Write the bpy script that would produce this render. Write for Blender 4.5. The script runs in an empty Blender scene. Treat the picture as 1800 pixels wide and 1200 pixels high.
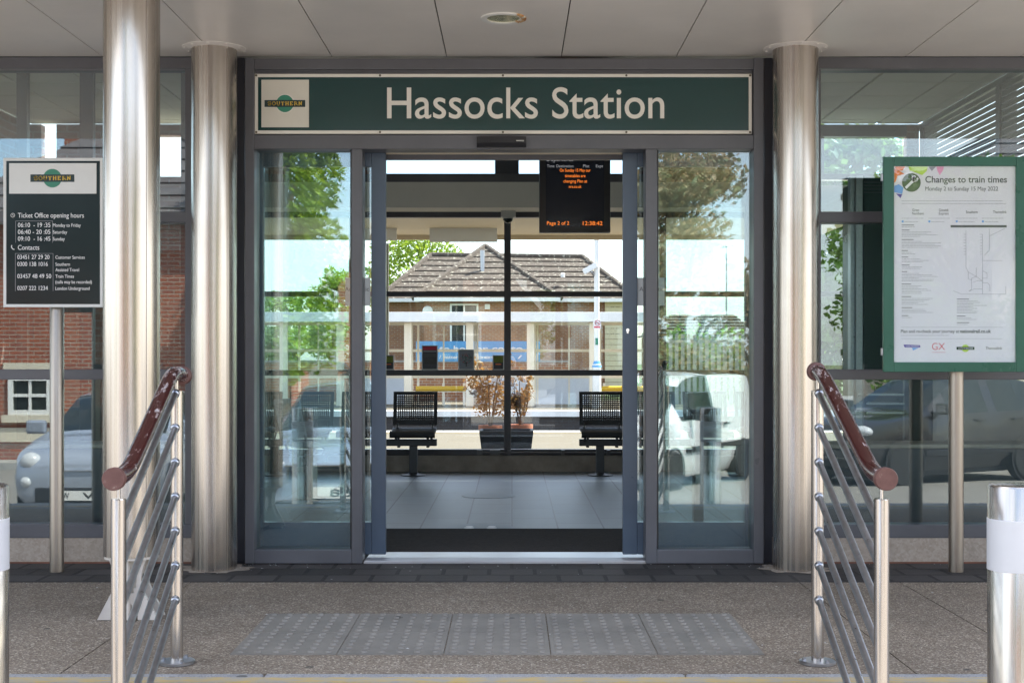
import bpy, bmesh, math, random
from mathutils import Vector, Matrix
R = math.radians
random.seed(7)
scene = bpy.context.scene
COL = scene.collection

# ---------------------------------------------------------------- camera
F, CX, HY = 2368.0, 900.0, 629.0          # focal length in photo pixels, vanishing point
CY, CZ = -7.4, 1.128                      # eye: 7.4 m in front of the facade, 1.13 m over the station floor
cam = bpy.data.cameras.new('camera')
cam.sensor_width = 36.0
cam.lens = 36.0 * F / 1800.0
cam.shift_y = 29.0 / 1800.0
cam.clip_start, cam.clip_end = 0.05, 2000
camo = bpy.data.objects.new('camera', cam)
COL.objects.link(camo)
camo.location = (0, CY, CZ)
camo.rotation_euler = (R(90), 0, 0)
scene.camera = camo
scene.render.resolution_x, scene.render.resolution_y = 1024, 682

# ---------------------------------------------------------------- world, sun, exposure
SUN_EL, SUN_AZ = 54.0, 32.0               # azimuth measured from +X towards +Y
sd = Vector((math.cos(R(SUN_EL)) * math.cos(R(SUN_AZ)), math.cos(R(SUN_EL)) * math.sin(R(SUN_AZ)), math.sin(R(SUN_EL))))
world = bpy.data.worlds.new('World')
scene.world = world
world.use_nodes = True
wn, wl = world.node_tree.nodes, world.node_tree.links
wn.clear()
wo = wn.new('ShaderNodeOutputWorld')
bg = wn.new('ShaderNodeBackground')
bg.inputs['Strength'].default_value = 0.15
sky = wn.new('ShaderNodeTexSky')
sky.sky_type = 'NISHITA'
sky.sun_disc = False
sky.sun_elevation = R(SUN_EL)
sky.sun_rotation = R(90 - SUN_AZ)
sky.air_density, sky.dust_density, sky.ozone_density = 1.0, 1.6, 1.2
tc = wn.new('ShaderNodeTexCoord')
mp = wn.new('ShaderNodeMapping')
mp.inputs['Scale'].default_value = (1.0, 1.0, 2.6)
nz = wn.new('ShaderNodeTexNoise')
nz.inputs['Scale'].default_value = 2.1
nz.inputs['Detail'].default_value = 7
nz.inputs['Roughness'].default_value = 0.58
rp = wn.new('ShaderNodeValToRGB')
rp.color_ramp.elements[0].position = 0.43
rp.color_ramp.elements[1].position = 0.62
mx = wn.new('ShaderNodeMix')
mx.data_type = 'RGBA'
mx.inputs[7].default_value = (4.8, 4.9, 5.1, 1)
wl.new(tc.outputs['Generated'], mp.inputs[0])
wl.new(mp.outputs[0], nz.inputs['Vector'])
wl.new(nz.outputs['Fac'], rp.inputs[0])
wl.new(rp.outputs[0], mx.inputs[0])
wl.new(sky.outputs[0], mx.inputs[6])
wl.new(mx.outputs[2], bg.inputs[0])
wl.new(bg.outputs[0], wo.inputs[0])

sl = bpy.data.lights.new('sun', 'SUN')
sl.energy = 4.5
sl.angle = R(0.5)
sl.color = (1.0, 0.92, 0.80)
so = bpy.data.objects.new('sun', sl)
COL.objects.link(so)
so.rotation_euler = (-sd).to_track_quat('-Z', 'Y').to_euler()
so.location = sd * 40

vs = scene.view_settings
vs.view_transform = 'Standard'
vs.look = 'None'
vs.gamma = 1
vs.use_curve_mapping = False
vs.exposure = 2.0
scene.cycles.use_denoising = True
scene.cycles.transparent_max_bounces = 32
scene.cycles.max_bounces = 12
scene.cycles.glossy_bounces = 6
scene.cycles.sample_clamp_indirect = 8

# ---------------------------------------------------------------- helpers
def PX(px, Y): return (px - CX) * (Y - CY) / F
def PZ(py, Y): return CZ - (py - HY) * (Y - CY) / F

class MB:
    """collects faces, then links them as one mesh object"""
    def __init__(s):
        s.v, s.f, s.mi, s.mats, s.cur = [], [], [], [], 0
    def use(s, m):
        if m not in s.mats: s.mats.append(m)
        s.cur = s.mats.index(m)
        return s
    def face(s, pts):
        n = len(s.v)
        s.v += [tuple(p) for p in pts]
        s.f.append(tuple(range(n, n + len(pts))))
        s.mi.append(s.cur)
    def mesh(s, verts, faces):
        n = len(s.v)
        s.v += [tuple(p) for p in verts]
        for f in faces:
            s.f.append(tuple(n + i for i in f))
            s.mi.append(s.cur)
    def box(s, x0, x1, y0, y1, z0, z1):
        x0, x1 = min(x0, x1), max(x0, x1); y0, y1 = min(y0, y1), max(y0, y1); z0, z1 = min(z0, z1), max(z0, z1)
        s.mesh([(x0,y0,z0),(x1,y0,z0),(x1,y1,z0),(x0,y1,z0),(x0,y0,z1),(x1,y0,z1),(x1,y1,z1),(x0,y1,z1)],
               [(3,2,1,0),(4,5,6,7),(0,1,5,4),(1,2,6,5),(2,3,7,6),(3,0,4,7)])
        return s
    def pbox(s, px0, px1, py0, py1, Y0, Y1):
        """box whose front face (at Y0) is measured on the photograph"""
        return s.box(PX(px0, Y0), PX(px1, Y0), Y0, Y1, PZ(py1, Y0), PZ(py0, Y0))
    def obox(s, c, ax, ay, az):
        """oriented box: centre and three half vectors"""
        c, ax, ay, az = map(Vector, (c, ax, ay, az))
        P = [c + sx*ax + sy*ay + sz*az for sz in (-1,1) for sx, sy in ((-1,-1),(1,-1),(1,1),(-1,1))]
        s.mesh(P, [(3,2,1,0),(4,5,6,7),(0,1,5,4),(1,2,6,5),(2,3,7,6),(3,0,4,7)])
        return s
    def ring(s, c, u, v, r, n):
        return [c + u * (r * math.cos(2*math.pi*i/n)) + v * (r * math.sin(2*math.pi*i/n)) for i in range(n)]
    def tube(s, path, r, n=16, caps=True):
        P = [Vector(p) for p in path]
        rr = r if isinstance(r, (list, tuple)) else [r] * len(P)
        rings = []
        up = None
        for i, p in enumerate(P):
            t = (P[min(i+1, len(P)-1)] - P[max(i-1, 0)]).normalized()
            if up is None:
                a = Vector((0,0,1)) if abs(t.z) < 0.9 else Vector((1,0,0))
                u = t.cross(a).normalized()
            else:
                u = (up - t * up.dot(t)).normalized()
            up = u
            rings.append(s.ring(p, u, t.cross(u), rr[i], n))
        vs_ = [q for rg in rings for q in rg]
        fs = []
        for k in range(len(P) - 1):
            for i in range(n):
                j = (i + 1) % n
                fs.append((k*n+i, k*n+j, (k+1)*n+j, (k+1)*n+i))
        if caps:
            fs.append(tuple(range(n))[::-1]); fs.append(tuple((len(P)-1)*n + i for i in range(n)))
        s.mesh(vs_, fs)
        return s
    def lathe(s, c, prof, n=32, axis='Z'):
        c = Vector(c)
        vs_, fs = [], []
        for r, h in prof:
            for i in range(n):
                a = 2*math.pi*i/n
                d = Vector((r*math.cos(a), r*math.sin(a), h))
                if axis == 'Y': d = Vector((d.x, d.z, d.y))
                if axis == 'X': d = Vector((d.z, d.x, d.y))
                vs_.append(c + d)
        for k in range(len(prof)-1):
            for i in range(n):
                j = (i+1) % n
                fs.append((k*n+i, k*n+j, (k+1)*n+j, (k+1)*n+i))
        if prof[0][0] > 1e-6: fs.append(tuple(range(n))[::-1])
        if prof[-1][0] > 1e-6: fs.append(tuple((len(prof)-1)*n+i for i in range(n)))
        s.mesh(vs_, fs)
        return s
    def prism(s, poly, Y0, Y1):
        """polygon in x,z extruded along Y"""
        n = len(poly)
        vs_ = [(x, Y0, z) for x, z in poly] + [(x, Y1, z) for x, z in poly]
        s.mesh(vs_, [tuple(range(n)), tuple(range(2*n-1, n-1, -1))] + [(i, i+n, (i+1)%n+n, (i+1)%n) for i in range(n)])
        return s
    def strip(s, pts, w, Y0, Y1):
        """flat stroke of width w along x,z points"""
        for (x0, z0), (x1, z1) in zip(pts, pts[1:]):
            d = Vector((x1-x0, z1-z0)); L = d.length
            if L < 1e-9: continue
            d /= L; nrm = Vector((-d.y, d.x)) * w * 0.5
            e = d * w * 0.2
            s.prism([(x0-e.x+nrm.x, z0-e.y+nrm.y), (x0-e.x-nrm.x, z0-e.y-nrm.y), (x1+e.x-nrm.x, z1+e.y-nrm.y), (x1+e.x+nrm.x, z1+e.y+nrm.y)], Y0, Y1)
        return s
    def disc(s, x, z, r, Y0, Y1, n=40):
        return s.prism([(x + r*math.cos(2*math.pi*i/n), z + r*math.sin(2*math.pi*i/n)) for i in range(n)], Y0, Y1)
    def text(s, body, x0, x1, z, cap, Y, bold=0.0, depth=0.0012, flip=False):
        """lettering standing on z, stretched between x0 and x1, facing -Y (or +Y when flip)"""
        vs_, fs, w0, w1 = glyphs(body, bold)
        k = (x1 - x0) / max(1e-6, (w1 - w0)); kz = cap / CAPH
        sg = -1 if flip else 1
        out = []
        for (x, y, q) in vs_:
            X = x0 + (x - w0) * k
            if flip: X = x1 - (x - w0) * k
            out.append((X, Y - sg * depth * q, z + y * kz))
        s.mesh(out, fs)
        return s
    def build(s, name, m=None, parent=None, smooth=None, bevel=0, local=False, recalc=True):
        off = Vector((0,0,0))
        if parent is not None and not local:
            q = parent
            while q is not None:
                off += q.location; q = q.parent
        me = bpy.data.meshes.new(name)
        me.from_pydata([(x-off.x, y-off.y, z-off.z) for x, y, z in s.v], [], s.f)
        for mm in (s.mats or ([m] if m else [])): me.materials.append(mm)
        if s.mats: me.polygons.foreach_set('material_index', s.mi)
        if recalc:
            b = bmesh.new(); b.from_mesh(me); bmesh.ops.recalc_face_normals(b, faces=b.faces); b.to_mesh(me); b.free()
        if smooth is not None:
            me.shade_smooth(); me.set_sharp_from_angle(angle=R(smooth))
        o = bpy.data.objects.new(name, me)
        COL.objects.link(o)
        if parent is not None: o.parent = parent
        if bevel:
            bv = o.modifiers.new('edges', 'BEVEL'); bv.width = bevel; bv.segments = 2; bv.limit_method = 'ANGLE'; bv.angle_limit = R(50)
        return o

_gc = {}
CAPH = 1.0
def glyphs(body, bold):
    key = (body, bold)
    if key not in _gc:
        cu = bpy.data.curves.new('lettering', 'FONT')
        cu.body = body; cu.size = 1.0; cu.resolution_u = 6; cu.offset = bold
        ob = bpy.data.objects.new('lettering', cu)
        COL.objects.link(ob)
        bpy.context.view_layer.update()
        dg = bpy.context.evaluated_depsgraph_get()
        me = ob.evaluated_get(dg).to_mesh()
        b = bmesh.new(); b.from_mesh(me)
        bmesh.ops.remove_doubles(b, verts=b.verts, dist=1e-5)
        top = [f for f in b.faces]
        b.verts.index_update()
        V = [(v.co.x, v.co.y, 1) for v in b.verts]
        n = len(V)
        V += [(x, y, 0) for x, y, _ in V]
        Fs = [tuple(v.index for v in f.verts) for f in b.faces]
        for e in b.edges:
            if len(e.link_faces) == 1:
                i, j = e.verts[0].index, e.verts[1].index
                Fs.append((i, j, j+n, i+n))
        b.free(); ob.evaluated_get(dg).to_mesh_clear()
        bpy.data.objects.remove(ob); bpy.data.curves.remove(cu)
        xs = [v[0] for v in V] or [0, 1]
        _gc[key] = (V, Fs, min(xs), max(xs))
    return _gc[key]
CAPH = max(v[1] for v in glyphs('H', 0.0)[0])

def tag(o, label=None, cat=None, group=None, kind=None):
    if label: o['label'] = label
    if cat: o['category'] = cat
    if group: o['group'] = group
    if kind: o['kind'] = kind
    return o
def thing(name, label, cat, loc=(0,0,0), rz=0, group=None):
    o = bpy.data.objects.new(name, None)
    COL.objects.link(o)
    o.location = loc; o.rotation_euler = (0, 0, rz); o.empty_display_size = 0.2
    return tag(o, label, cat, group)
def copy_tree(o, parent=None):
    c = o.copy(); COL.objects.link(c); c.parent = parent
    for ch in [q for q in bpy.data.objects if q.parent == o]: copy_tree(ch, c)
    return c

# ---------------------------------------------------------------- materials
def base_mat(name, col, rough=0.5, metal=0.0, spec=0.5):
    m = bpy.data.materials.new(name); m.use_nodes = True
    n = m.node_tree.nodes; b = n['Principled BSDF']
    b.inputs['Base Color'].default_value = (*col, 1)
    b.inputs['Roughness'].default_value = rough
    b.inputs['Metallic'].default_value = metal
    b.inputs['Specular IOR Level'].default_value = spec
    return m, n, m.node_tree.links, b
def coords(n, l, kind='Object', scale=(1,1,1)):
    t = n.new('ShaderNodeTexCoord'); p = n.new('ShaderNodeMapping')
    p.inputs['Scale'].default_value = scale
    l.new(t.outputs[kind], p.inputs[0]); return p.outputs[0]
def ramp(n, l, fac, stops):
    r = n.new('ShaderNodeValToRGB'); e = r.color_ramp.elements
    while len(e) < len(stops): e.new(0.5)
    for q, (p, c) in zip(e, stops): q.position = p; q.color = (*c, 1)
    l.new(fac, r.inputs[0]); return r.outputs[0]
def noise(n, l, vec, scale, detail=4, rough=0.55):
    t = n.new('ShaderNodeTexNoise'); t.inputs['Scale'].default_value = scale
    t.inputs['Detail'].default_value = detail; t.inputs['Roughness'].default_value = rough
    l.new(vec, t.inputs['Vector']); return t.outputs['Fac']
def bump(n, l, h, b, strength=0.2, dist=0.01):
    q = n.new('ShaderNodeBump'); q.inputs['Strength'].default_value = strength; q.inputs['Distance'].default_value = dist
    l.new(h, q.inputs['Height']); l.new(q.outputs[0], b.inputs['Normal']); return q
def mixc(n, l, fac, a, b_):
    q = n.new('ShaderNodeMix'); q.data_type = 'RGBA'
    for k, v in ((0, fac), (6, a), (7, b_)):
        if isinstance(v, (int, float)): q.inputs[k].default_value = v
        elif isinstance(v, tuple): q.inputs[k].default_value = (*v, 1)
        else: l.new(v, q.inputs[k])
    return q.outputs[2]
def maprange(n, l, v, a, b_, c, d):
    q = n.new('ShaderNodeMapRange'); l.new(v, q.inputs[0])
    for i, x in enumerate((a, b_, c, d)): q.inputs[i+1].default_value = x
    return q.outputs[0]

def paint(name, col, rough=0.4, var=0.12, scale=3.0, bumpy=0.03, metal=0.0):
    """painted or coated surface with slight dirt and roughness variation"""
    m, n, l, b = base_mat(name, col, rough, metal)
    v = coords(n, l)
    f = noise(n, l, v, scale, 6, 0.65)
    lo = tuple(c * (1 - var) for c in col); hi = tuple(min(1, c * (1 + var)) for c in col)
    l.new(ramp(n, l, f, [(0.3, lo), (0.7, hi)]), b.inputs['Base Color'])
    l.new(maprange(n, l, f, 0.3, 0.7, max(0.02, rough - 0.06), rough + 0.08), b.inputs['Roughness'])
    if bumpy: bump(n, l, noise(n, l, v, scale * 30, 2), b, bumpy, 0.004)
    return m
def metal(name, col, rough, streak=(60, 60, 1.2), aniso=0.0, stain=0.25):
    m, n, l, b = base_mat(name, col, rough, 1.0)
    f = noise(n, l, coords(n, l, 'Object', streak), 1.0, 5, 0.6)
    g = noise(n, l, coords(n, l, 'Object', (2.2, 2.2, 1.3)), 1.0, 5, 0.6)
    c1 = ramp(n, l, f, [(0.3, tuple(c*0.86 for c in col)), (0.7, tuple(min(1, c*1.08) for c in col))])
    c2 = mixc(n, l, maprange(n, l, g, 0.5, 0.75, 0, stain), c1, tuple(a*b_ for a, b_ in zip(col, (0.62, 0.52, 0.42))))
    l.new(c2, b.inputs['Base Color'])
    l.new(maprange(n, l, f, 0.3, 0.7, rough - 0.05, rough + 0.07), b.inputs['Roughness'])
    if aniso:
        b.inputs['Anisotropic'].default_value = aniso
        t = n.new('ShaderNodeTangent'); t.direction_type = 'RADIAL'; t.axis = 'Z'
        l.new(t.outputs[0], b.inputs['Tangent'])
    bump(n, l, f, b, 0.03, 0.002)
    return m
def glass(name, r0=0.07, tint=(0.93, 0.97, 0.95), wobble=0.0):
    m = bpy.data.materials.new(name); m.use_nodes = True
    n, l = m.node_tree.nodes, m.node_tree.links
    n.clear()
    o = n.new('ShaderNodeOutputMaterial'); mxs = n.new('ShaderNodeMixShader')
    t = n.new('ShaderNodeBsdfTransparent'); t.inputs[0].default_value = (*tint, 1)
    g = n.new('ShaderNodeBsdfGlossy'); g.inputs['Roughness'].default_value = 0.0; g.inputs['Color'].default_value = (0.93, 0.98, 1.0, 1)
    lw = n.new('ShaderNodeLayerWeight'); lw.inputs[0].default_value = 0.5
    p = n.new('ShaderNodeMath'); p.operation = 'POWER'; p.inputs[1].default_value = 5
    l.new(lw.outputs['Facing'], p.inputs[0])
    f = maprange(n, l, p.outputs[0], 0, 1, r0, 1.0)
    l.new(f, mxs.inputs[0]); l.new(t.outputs[0], mxs.inputs[1]); l.new(g.outputs[0], mxs.inputs[2])
    if wobble:
        q = n.new('ShaderNodeBump'); q.inputs['Strength'].default_value = wobble; q.inputs['Distance'].default_value = 0.01
        l.new(noise(n, l, coords(n, l), 1.4, 1), q.inputs['Height']); l.new(q.outputs[0], g.inputs['Normal'])
    l.new(mxs.outputs[0], o.inputs[0])
    return m
def wallcoord(n, l):
    t = n.new('ShaderNodeTexCoord'); s = n.new('ShaderNodeSeparateXYZ'); c = n.new('ShaderNodeCombineXYZ'); a = n.new('ShaderNodeMath')
    l.new(t.outputs['Object'], s.inputs[0]); l.new(s.outputs[0], a.inputs[0]); l.new(s.outputs[1], a.inputs[1])
    l.new(a.outputs[0], c.inputs[0]); l.new(s.outputs[2], c.inputs[1]); return c.outputs[0], t.outputs['Object']
def brickwall(name, c1, c2, mortar, rough=0.85, bw=0.225, bh=0.075, flat=False, msize=0.011, bstr=0.5):
    m, n, l, b = base_mat(name, c1, rough)
    v, ov = wallcoord(n, l)
    if flat: v = ov
    if flat == 'along':
        mpp = n.new('ShaderNodeMapping'); mpp.inputs['Rotation'].default_value = (0, 0, R(90)); l.new(ov, mpp.inputs[0]); v = mpp.outputs[0]
    t = n.new('ShaderNodeTexBrick')
    t.inputs['Scale'].default_value = 1.0
    t.inputs['Brick Width'].default_value = bw; t.inputs['Row Height'].default_value = bh
    t.inputs['Mortar Size'].default_value = msize; t.inputs['Mortar Smooth'].default_value = 0.2
    t.inputs['Color1'].default_value = (*c1, 1); t.inputs['Color2'].default_value = (*c2, 1); t.inputs['Mortar'].default_value = (*mortar, 1)
    l.new(v, t.inputs['Vector'])
    g = noise(n, l, ov, 1.7, 6, 0.7)
    h = noise(n, l, ov, 28, 4, 0.7)
    c = mixc(n, l, maprange(n, l, g, 0.35, 0.75, 0.0, 0.45), t.outputs['Color'], tuple(x*0.6 for x in c1))
    c = mixc(n, l, maprange(n, l, h, 0.4, 0.75, 0.0, 0.35), c, tuple(x*0.75 for x in c2))
    l.new(c, b.inputs['Base Color'])
    q = n.new('ShaderNodeMath'); q.operation = 'SUBTRACT'; l.new(h, q.inputs[0]); l.new(t.outputs['Fac'], q.inputs[1])
    bump(n, l, q.outputs[0], b, bstr, 0.006)
    return m
def gum(n, l, v, c, amount=0.75):
    """trodden chewing gum and oil drips, scattered"""
    w = n.new('ShaderNodeTexVoronoi'); w.inputs['Scale'].default_value = 4.2; l.new(v, w.inputs['Vector'])
    s = n.new('ShaderNodeSeparateColor'); l.new(w.outputs['Color'], s.inputs[0])
    d = n.new('ShaderNodeMath'); d.operation = 'LESS_THAN'; l.new(w.outputs['Distance'], d.inputs[0])
    r_ = n.new('ShaderNodeMapRange'); l.new(s.outputs[0], r_.inputs[0])
    for i, x in enumerate((0.45, 1.0, 0.0, 0.085)): r_.inputs[i+1].default_value = x
    l.new(r_.outputs[0], d.inputs[1])
    k = n.new('ShaderNodeMath'); k.operation = 'MULTIPLY'; k.inputs[1].default_value = amount; l.new(d.outputs[0], k.inputs[0])
    return mixc(n, l, k.outputs[0], c, (0.035, 0.033, 0.032))
def speckle(name, cols, scale, rough=0.85, big=0.6, bstr=0.5, dist=0.004, dark=0.55):
    """exposed aggregate, granite, asphalt"""
    m, n, l, b = base_mat(name, cols[0], rough)
    v = coords(n, l)
    vo = n.new('ShaderNodeTexVoronoi'); vo.inputs['Scale'].default_value = scale
    l.new(v, vo.inputs['Vector'])
    bw = n.new('ShaderNodeSeparateColor'); l.new(vo.outputs['Color'], bw.inputs[0])
    st = [(i / max(1, len(cols)-1), c) for i, c in enumerate(cols)]
    c = ramp(n, l, bw.outputs[0], st)
    g = noise(n, l, v, big, 7, 0.65)
    c = mixc(n, l, maprange(n, l, g, 0.42, 0.72, 0.0, dark), c, tuple(x*0.5 for x in cols[0]))
    k = noise(n, l, v, 9, 5, 0.7)
    c = mixc(n, l, maprange(n, l, k, 0.5, 0.8, 0.0, 0.4), c, tuple(x*0.6 for x in cols[0]))
    c = gum(n, l, v, c)
    l.new(c, b.inputs['Base Color'])
    bump(n, l, vo.outputs['Distance'], b, bstr, dist)
    return m
def leafmat(name, a, b_, trans=0.25):
    m, n, l, b = base_mat(name, a, 0.55)
    g = n.new('ShaderNodeNewGeometry')
    l.new(ramp(n, l, g.outputs['Random Per Island'], [(0.0, a), (0.55, tuple((x+y)/2 for x, y in zip(a, b_))), (1.0, b_)]), b.inputs['Base Color'])
    tr = n.new('ShaderNodeBsdfTranslucent'); tr.inputs[0].default_value = (*tuple(min(1, x*1.6) for x in b_), 1)
    mxs = n.new('ShaderNodeMixShader'); mxs.inputs[0].default_value = trans
    o = n['Material Output']
    l.new(b.outputs[0], mxs.inputs[1]); l.new(tr.outputs[0], mxs.inputs[2]); l.new(mxs.outputs[0], o.inputs[0])
    return m
def emit(name, col, s):
    m, n, l, b = base_mat(name, (0.01, 0.01, 0.01), 0.5)
    b.inputs['Emission Color'].default_value = (*col, 1); b.inputs['Emission Strength'].default_value = s
    return m

M = {}
M['frame'] = paint('grey_powder_coat', (0.094, 0.095, 0.106), 0.33, 0.16, 2.0, 0.02)
M['frame_dark'] = paint('dark_grey_powder_coat', (0.045, 0.047, 0.060), 0.35, 0.12, 2.0, 0.02)
M['leaf_frame'] = paint('sky_tinted_blue_grey', (0.072, 0.104, 0.150), 0.33, 0.14, 2.0, 0.02)  # blue of the mirrored sky mixed into the door leaf colour
M['soffit'] = paint('soffit_panel', (0.72, 0.675, 0.63), 0.34, 0.09, 1.1, 0.0)
M['black'] = paint('black_plastic', (0.018, 0.018, 0.021), 0.35, 0.2, 6, 0.03)
M['gap'] = paint('dark_gap', (0.012, 0.012, 0.012), 0.9, 0.1, 3, 0)
M['steel'] = metal('brushed_stainless', (0.52, 0.48, 0.44), 0.24, (70, 70, 0.06), 0.55, 0.5)
M['steel_rail'] = metal('satin_stainless', (0.60, 0.56, 0.52), 0.20, (90, 90, 0.2), 0.3, 0.15)
M['steel_bar'] = metal('weathered_steel_bar', (0.40, 0.41, 0.44), 0.32, (40, 40, 40), 0.0, 0.3)
M['steel_pole'] = metal('dull_galvanised_pole', (0.36, 0.32, 0.28), 0.36, (40, 40, 3.0), 0.2, 0.8)
M['cast_steel'] = paint('blasted_steel', (0.62, 0.57, 0.52), 0.42, 0.12, 6, 0.1, 0.3)
M['alu'] = metal('aluminium_track', (0.66, 0.67, 0.70), 0.33, (1.0, 60, 60), 0.0, 0.4)
M['glass'] = glass('window_glass', 0.115, (0.87, 0.945, 0.945), 0.006)
M['glass_rear'] = glass('rear_window_glass', 0.05, (0.90, 0.93, 0.94), 0.02)
M['glass_dimmed'] = glass('sky_dimming_glass', 0.05, (0.70, 0.79, 0.84), 0.01)  # tint added to the clerestory glass to hold the bright sky down
M['glass_thin'] = glass('acrylic_sheet', 0.035, (0.97, 0.98, 0.98), 0.03)
M['sign_green'] = paint('dark_green_sign_enamel', (0.008, 0.042, 0.041), 0.16, 0.08, 1.2, 0.0)
M['sign_slate'] = paint('slate_green_sign_enamel', (0.013, 0.028, 0.031), 0.12, 0.10, 1.2, 0.0)
M['sign_slate'].node_tree.nodes['Principled BSDF'].inputs['Specular IOR Level'].default_value = 0.28
M['cream'] = paint('cream_vinyl', (0.62, 0.59, 0.51), 0.45, 0.04, 5, 0.0)
M['offwhite'] = paint('off_white_vinyl', (0.66, 0.67, 0.66), 0.35, 0.03, 5, 0.0)
M['letter'] = paint('cream_lettering', (0.72, 0.69, 0.62), 0.5, 0.03, 8, 0.0)
M['white_letter'] = paint('white_lettering', (0.80, 0.81, 0.82), 0.5, 0.03, 8, 0.0)
M['logo_green'] = paint('logo_green', (0.030, 0.21, 0.135), 0.4, 0.04, 5, 0.0)
M['logo_dark'] = paint('logo_dark_green', (0.006, 0.028, 0.030), 0.4, 0.05, 5, 0.0)
M['logo_yellow'] = paint('logo_yellow', (0.75, 0.50, 0.06), 0.5, 0.04, 5, 0.0)
M['case_green'] = paint('green_case_paint', (0.014, 0.100, 0.064), 0.30, 0.12, 4, 0.02)
M['paper'] = paint('poster_paper', (0.72, 0.72, 0.76), 0.6, 0.03, 2, 0.02)
M['ink'] = paint('grey_ink', (0.10, 0.11, 0.11), 0.6, 0.1, 8, 0.0)
M['ink_light'] = paint('pale_grey_ink', (0.30, 0.31, 0.34), 0.6, 0.1, 8, 0.0)
M['orange_ink'] = paint('orange_ink', (0.80, 0.20, 0.05), 0.6, 0.06, 8, 0)
M['lime_ink'] = paint('lime_ink', (0.50, 0.70, 0.12), 0.6, 0.06, 8, 0)
M['blue_ink'] = paint('blue_ink', (0.17, 0.38, 0.72), 0.6, 0.06, 8, 0)
M['pink_ink'] = paint('pink_ink', (0.78, 0.35, 0.52), 0.6, 0.06, 8, 0)
M['purple_ink'] = paint('purple_ink', (0.10, 0.06, 0.33), 0.6, 0.06, 8, 0)
M['red_ink'] = paint('red_ink', (0.60, 0.04, 0.08), 0.6, 0.06, 8, 0)
M['badge'] = paint('badge_olive_green', (0.075, 0.115, 0.060), 0.5, 0.1, 8, 0)
M['led'] = emit('orange_led', (1.0, 0.24, 0.03), 0.30)
M['led_grey'] = emit('pale_screen_letters', (0.6, 0.62, 0.66), 0.11)
M['screen'] = paint('screen_glass', (0.022, 0.026, 0.040), 0.20, 0.1, 3, 0)
M['grey_plastic'] = paint('light_grey_plastic', (0.48, 0.47, 0.44), 0.4, 0.06, 6, 0.0)
M['black_seat'] = paint('black_seat_coat', (0.022, 0.023, 0.027), 0.42, 0.2, 6, 0.05)
M['seat_frame'] = paint('charcoal_seat_frame', (0.055, 0.058, 0.066), 0.4, 0.15, 6, 0.03)
M['ceiling'] = paint('ceiling_tile', (0.66, 0.62, 0.52), 0.9, 0.04, 3, 0.2)
M['cream_paint'] = paint('cream_paint', (0.80, 0.70, 0.54), 0.5, 0.06, 2, 0.02)
M['white_paint'] = paint('white_paint', (0.76, 0.76, 0.74), 0.45, 0.05, 3, 0.02)
M['bulkhead'] = paint('bulkhead_grey', (0.60, 0.58, 0.53), 0.5, 0.05, 2, 0.0)
M['inner_brick'] = brickwall('purple_brown_brick', (0.145, 0.070, 0.055), (0.20, 0.085, 0.062), (0.22, 0.20, 0.18))
M['red_brick'] = brickwall('red_brick', (0.36, 0.105, 0.055), (0.27, 0.085, 0.06), (0.38, 0.33, 0.27))
M['orange_brick'] = brickwall('orange_brick', (0.40, 0.17, 0.075), (0.29, 0.12, 0.07), (0.42, 0.36, 0.28), bstr=0.3)
M['dark_brick'] = brickwall('platform_face_brick', (0.06, 0.05, 0.045), (0.045, 0.04, 0.04), (0.06, 0.06, 0.06))
M['pavers'] = brickwall('dark_pavers', (0.036, 0.031, 0.030), (0.088, 0.078, 0.076), (0.014, 0.013, 0.012), 0.72, 0.24, 0.20, True, 0.012, 0.7)
M['slab_tile'] = brickwall('blue_grey_floor_tile', (0.15, 0.185, 0.22), (0.19, 0.225, 0.26), (0.03, 0.035, 0.04), 0.42, 0.6, 0.305, 'along', 0.006, 0.1)  # grey-blue tile, its colour deepened with the sky's blue reflection
M['aggregate'] = speckle('exposed_aggregate', [(0.125, 0.094, 0.070), (0.22, 0.172, 0.128), (0.30, 0.24, 0.18), (0.175, 0.137, 0.105), (0.60, 0.53, 0.43)], 165, 0.8, 0.9, 0.7, 0.005, 0.5)
M['granite'] = speckle('granite_kerb', [(0.22, 0.22, 0.235), (0.33, 0.33, 0.34), (0.42, 0.42, 0.42)], 240, 0.7, 1.5, 0.2, 0.002, 0.3)
M['asphalt'] = speckle('asphalt', [(0.17, 0.16, 0.145), (0.23, 0.215, 0.195), (0.29, 0.27, 0.25)], 120, 0.85, 0.35, 0.4, 0.006, 0.35)
M['ballast'] = speckle('track_ballast', [(0.06, 0.05, 0.042), (0.12, 0.10, 0.085), (0.17, 0.145, 0.12)], 22, 0.9, 0.4, 0.8, 0.04, 0.3)
M['platform'] = speckle('platform_asphalt', [(0.105, 0.088, 0.056), (0.12, 0.101, 0.066), (0.135, 0.113, 0.075)], 60, 0.85, 0.4, 0.2, 0.004, 0.15)
M['tactile'] = paint('grey_tactile_concrete', (0.235, 0.215, 0.19), 0.62, 0.16, 5, 0.15)
M['concrete'] = speckle('stained_concrete', [(0.31, 0.255, 0.205), (0.36, 0.30, 0.245), (0.40, 0.34, 0.28)], 90, 0.8, 3.0, 0.15, 0.002, 0.25)
M['earth'] = speckle('dry_earth', [(0.10, 0.085, 0.06), (0.13, 0.11, 0.075), (0.08, 0.09, 0.05)], 4, 0.95, 0.2, 0.4, 0.03, 0.3)
M['grass'] = speckle('mown_grass', [(0.05, 0.09, 0.025), (0.07, 0.12, 0.03), (0.09, 0.13, 0.04)], 30, 0.9, 0.3, 0.5, 0.03, 0.3)
M['wood_tile'] = paint('wood_effect_tile', (0.30, 0.25, 0.205), 0.4, 0.35, 4, 0.1)
m = M['tactile']; n, l = m.node_tree.nodes, m.node_tree.links; b = n['Principled BSDF']
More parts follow.
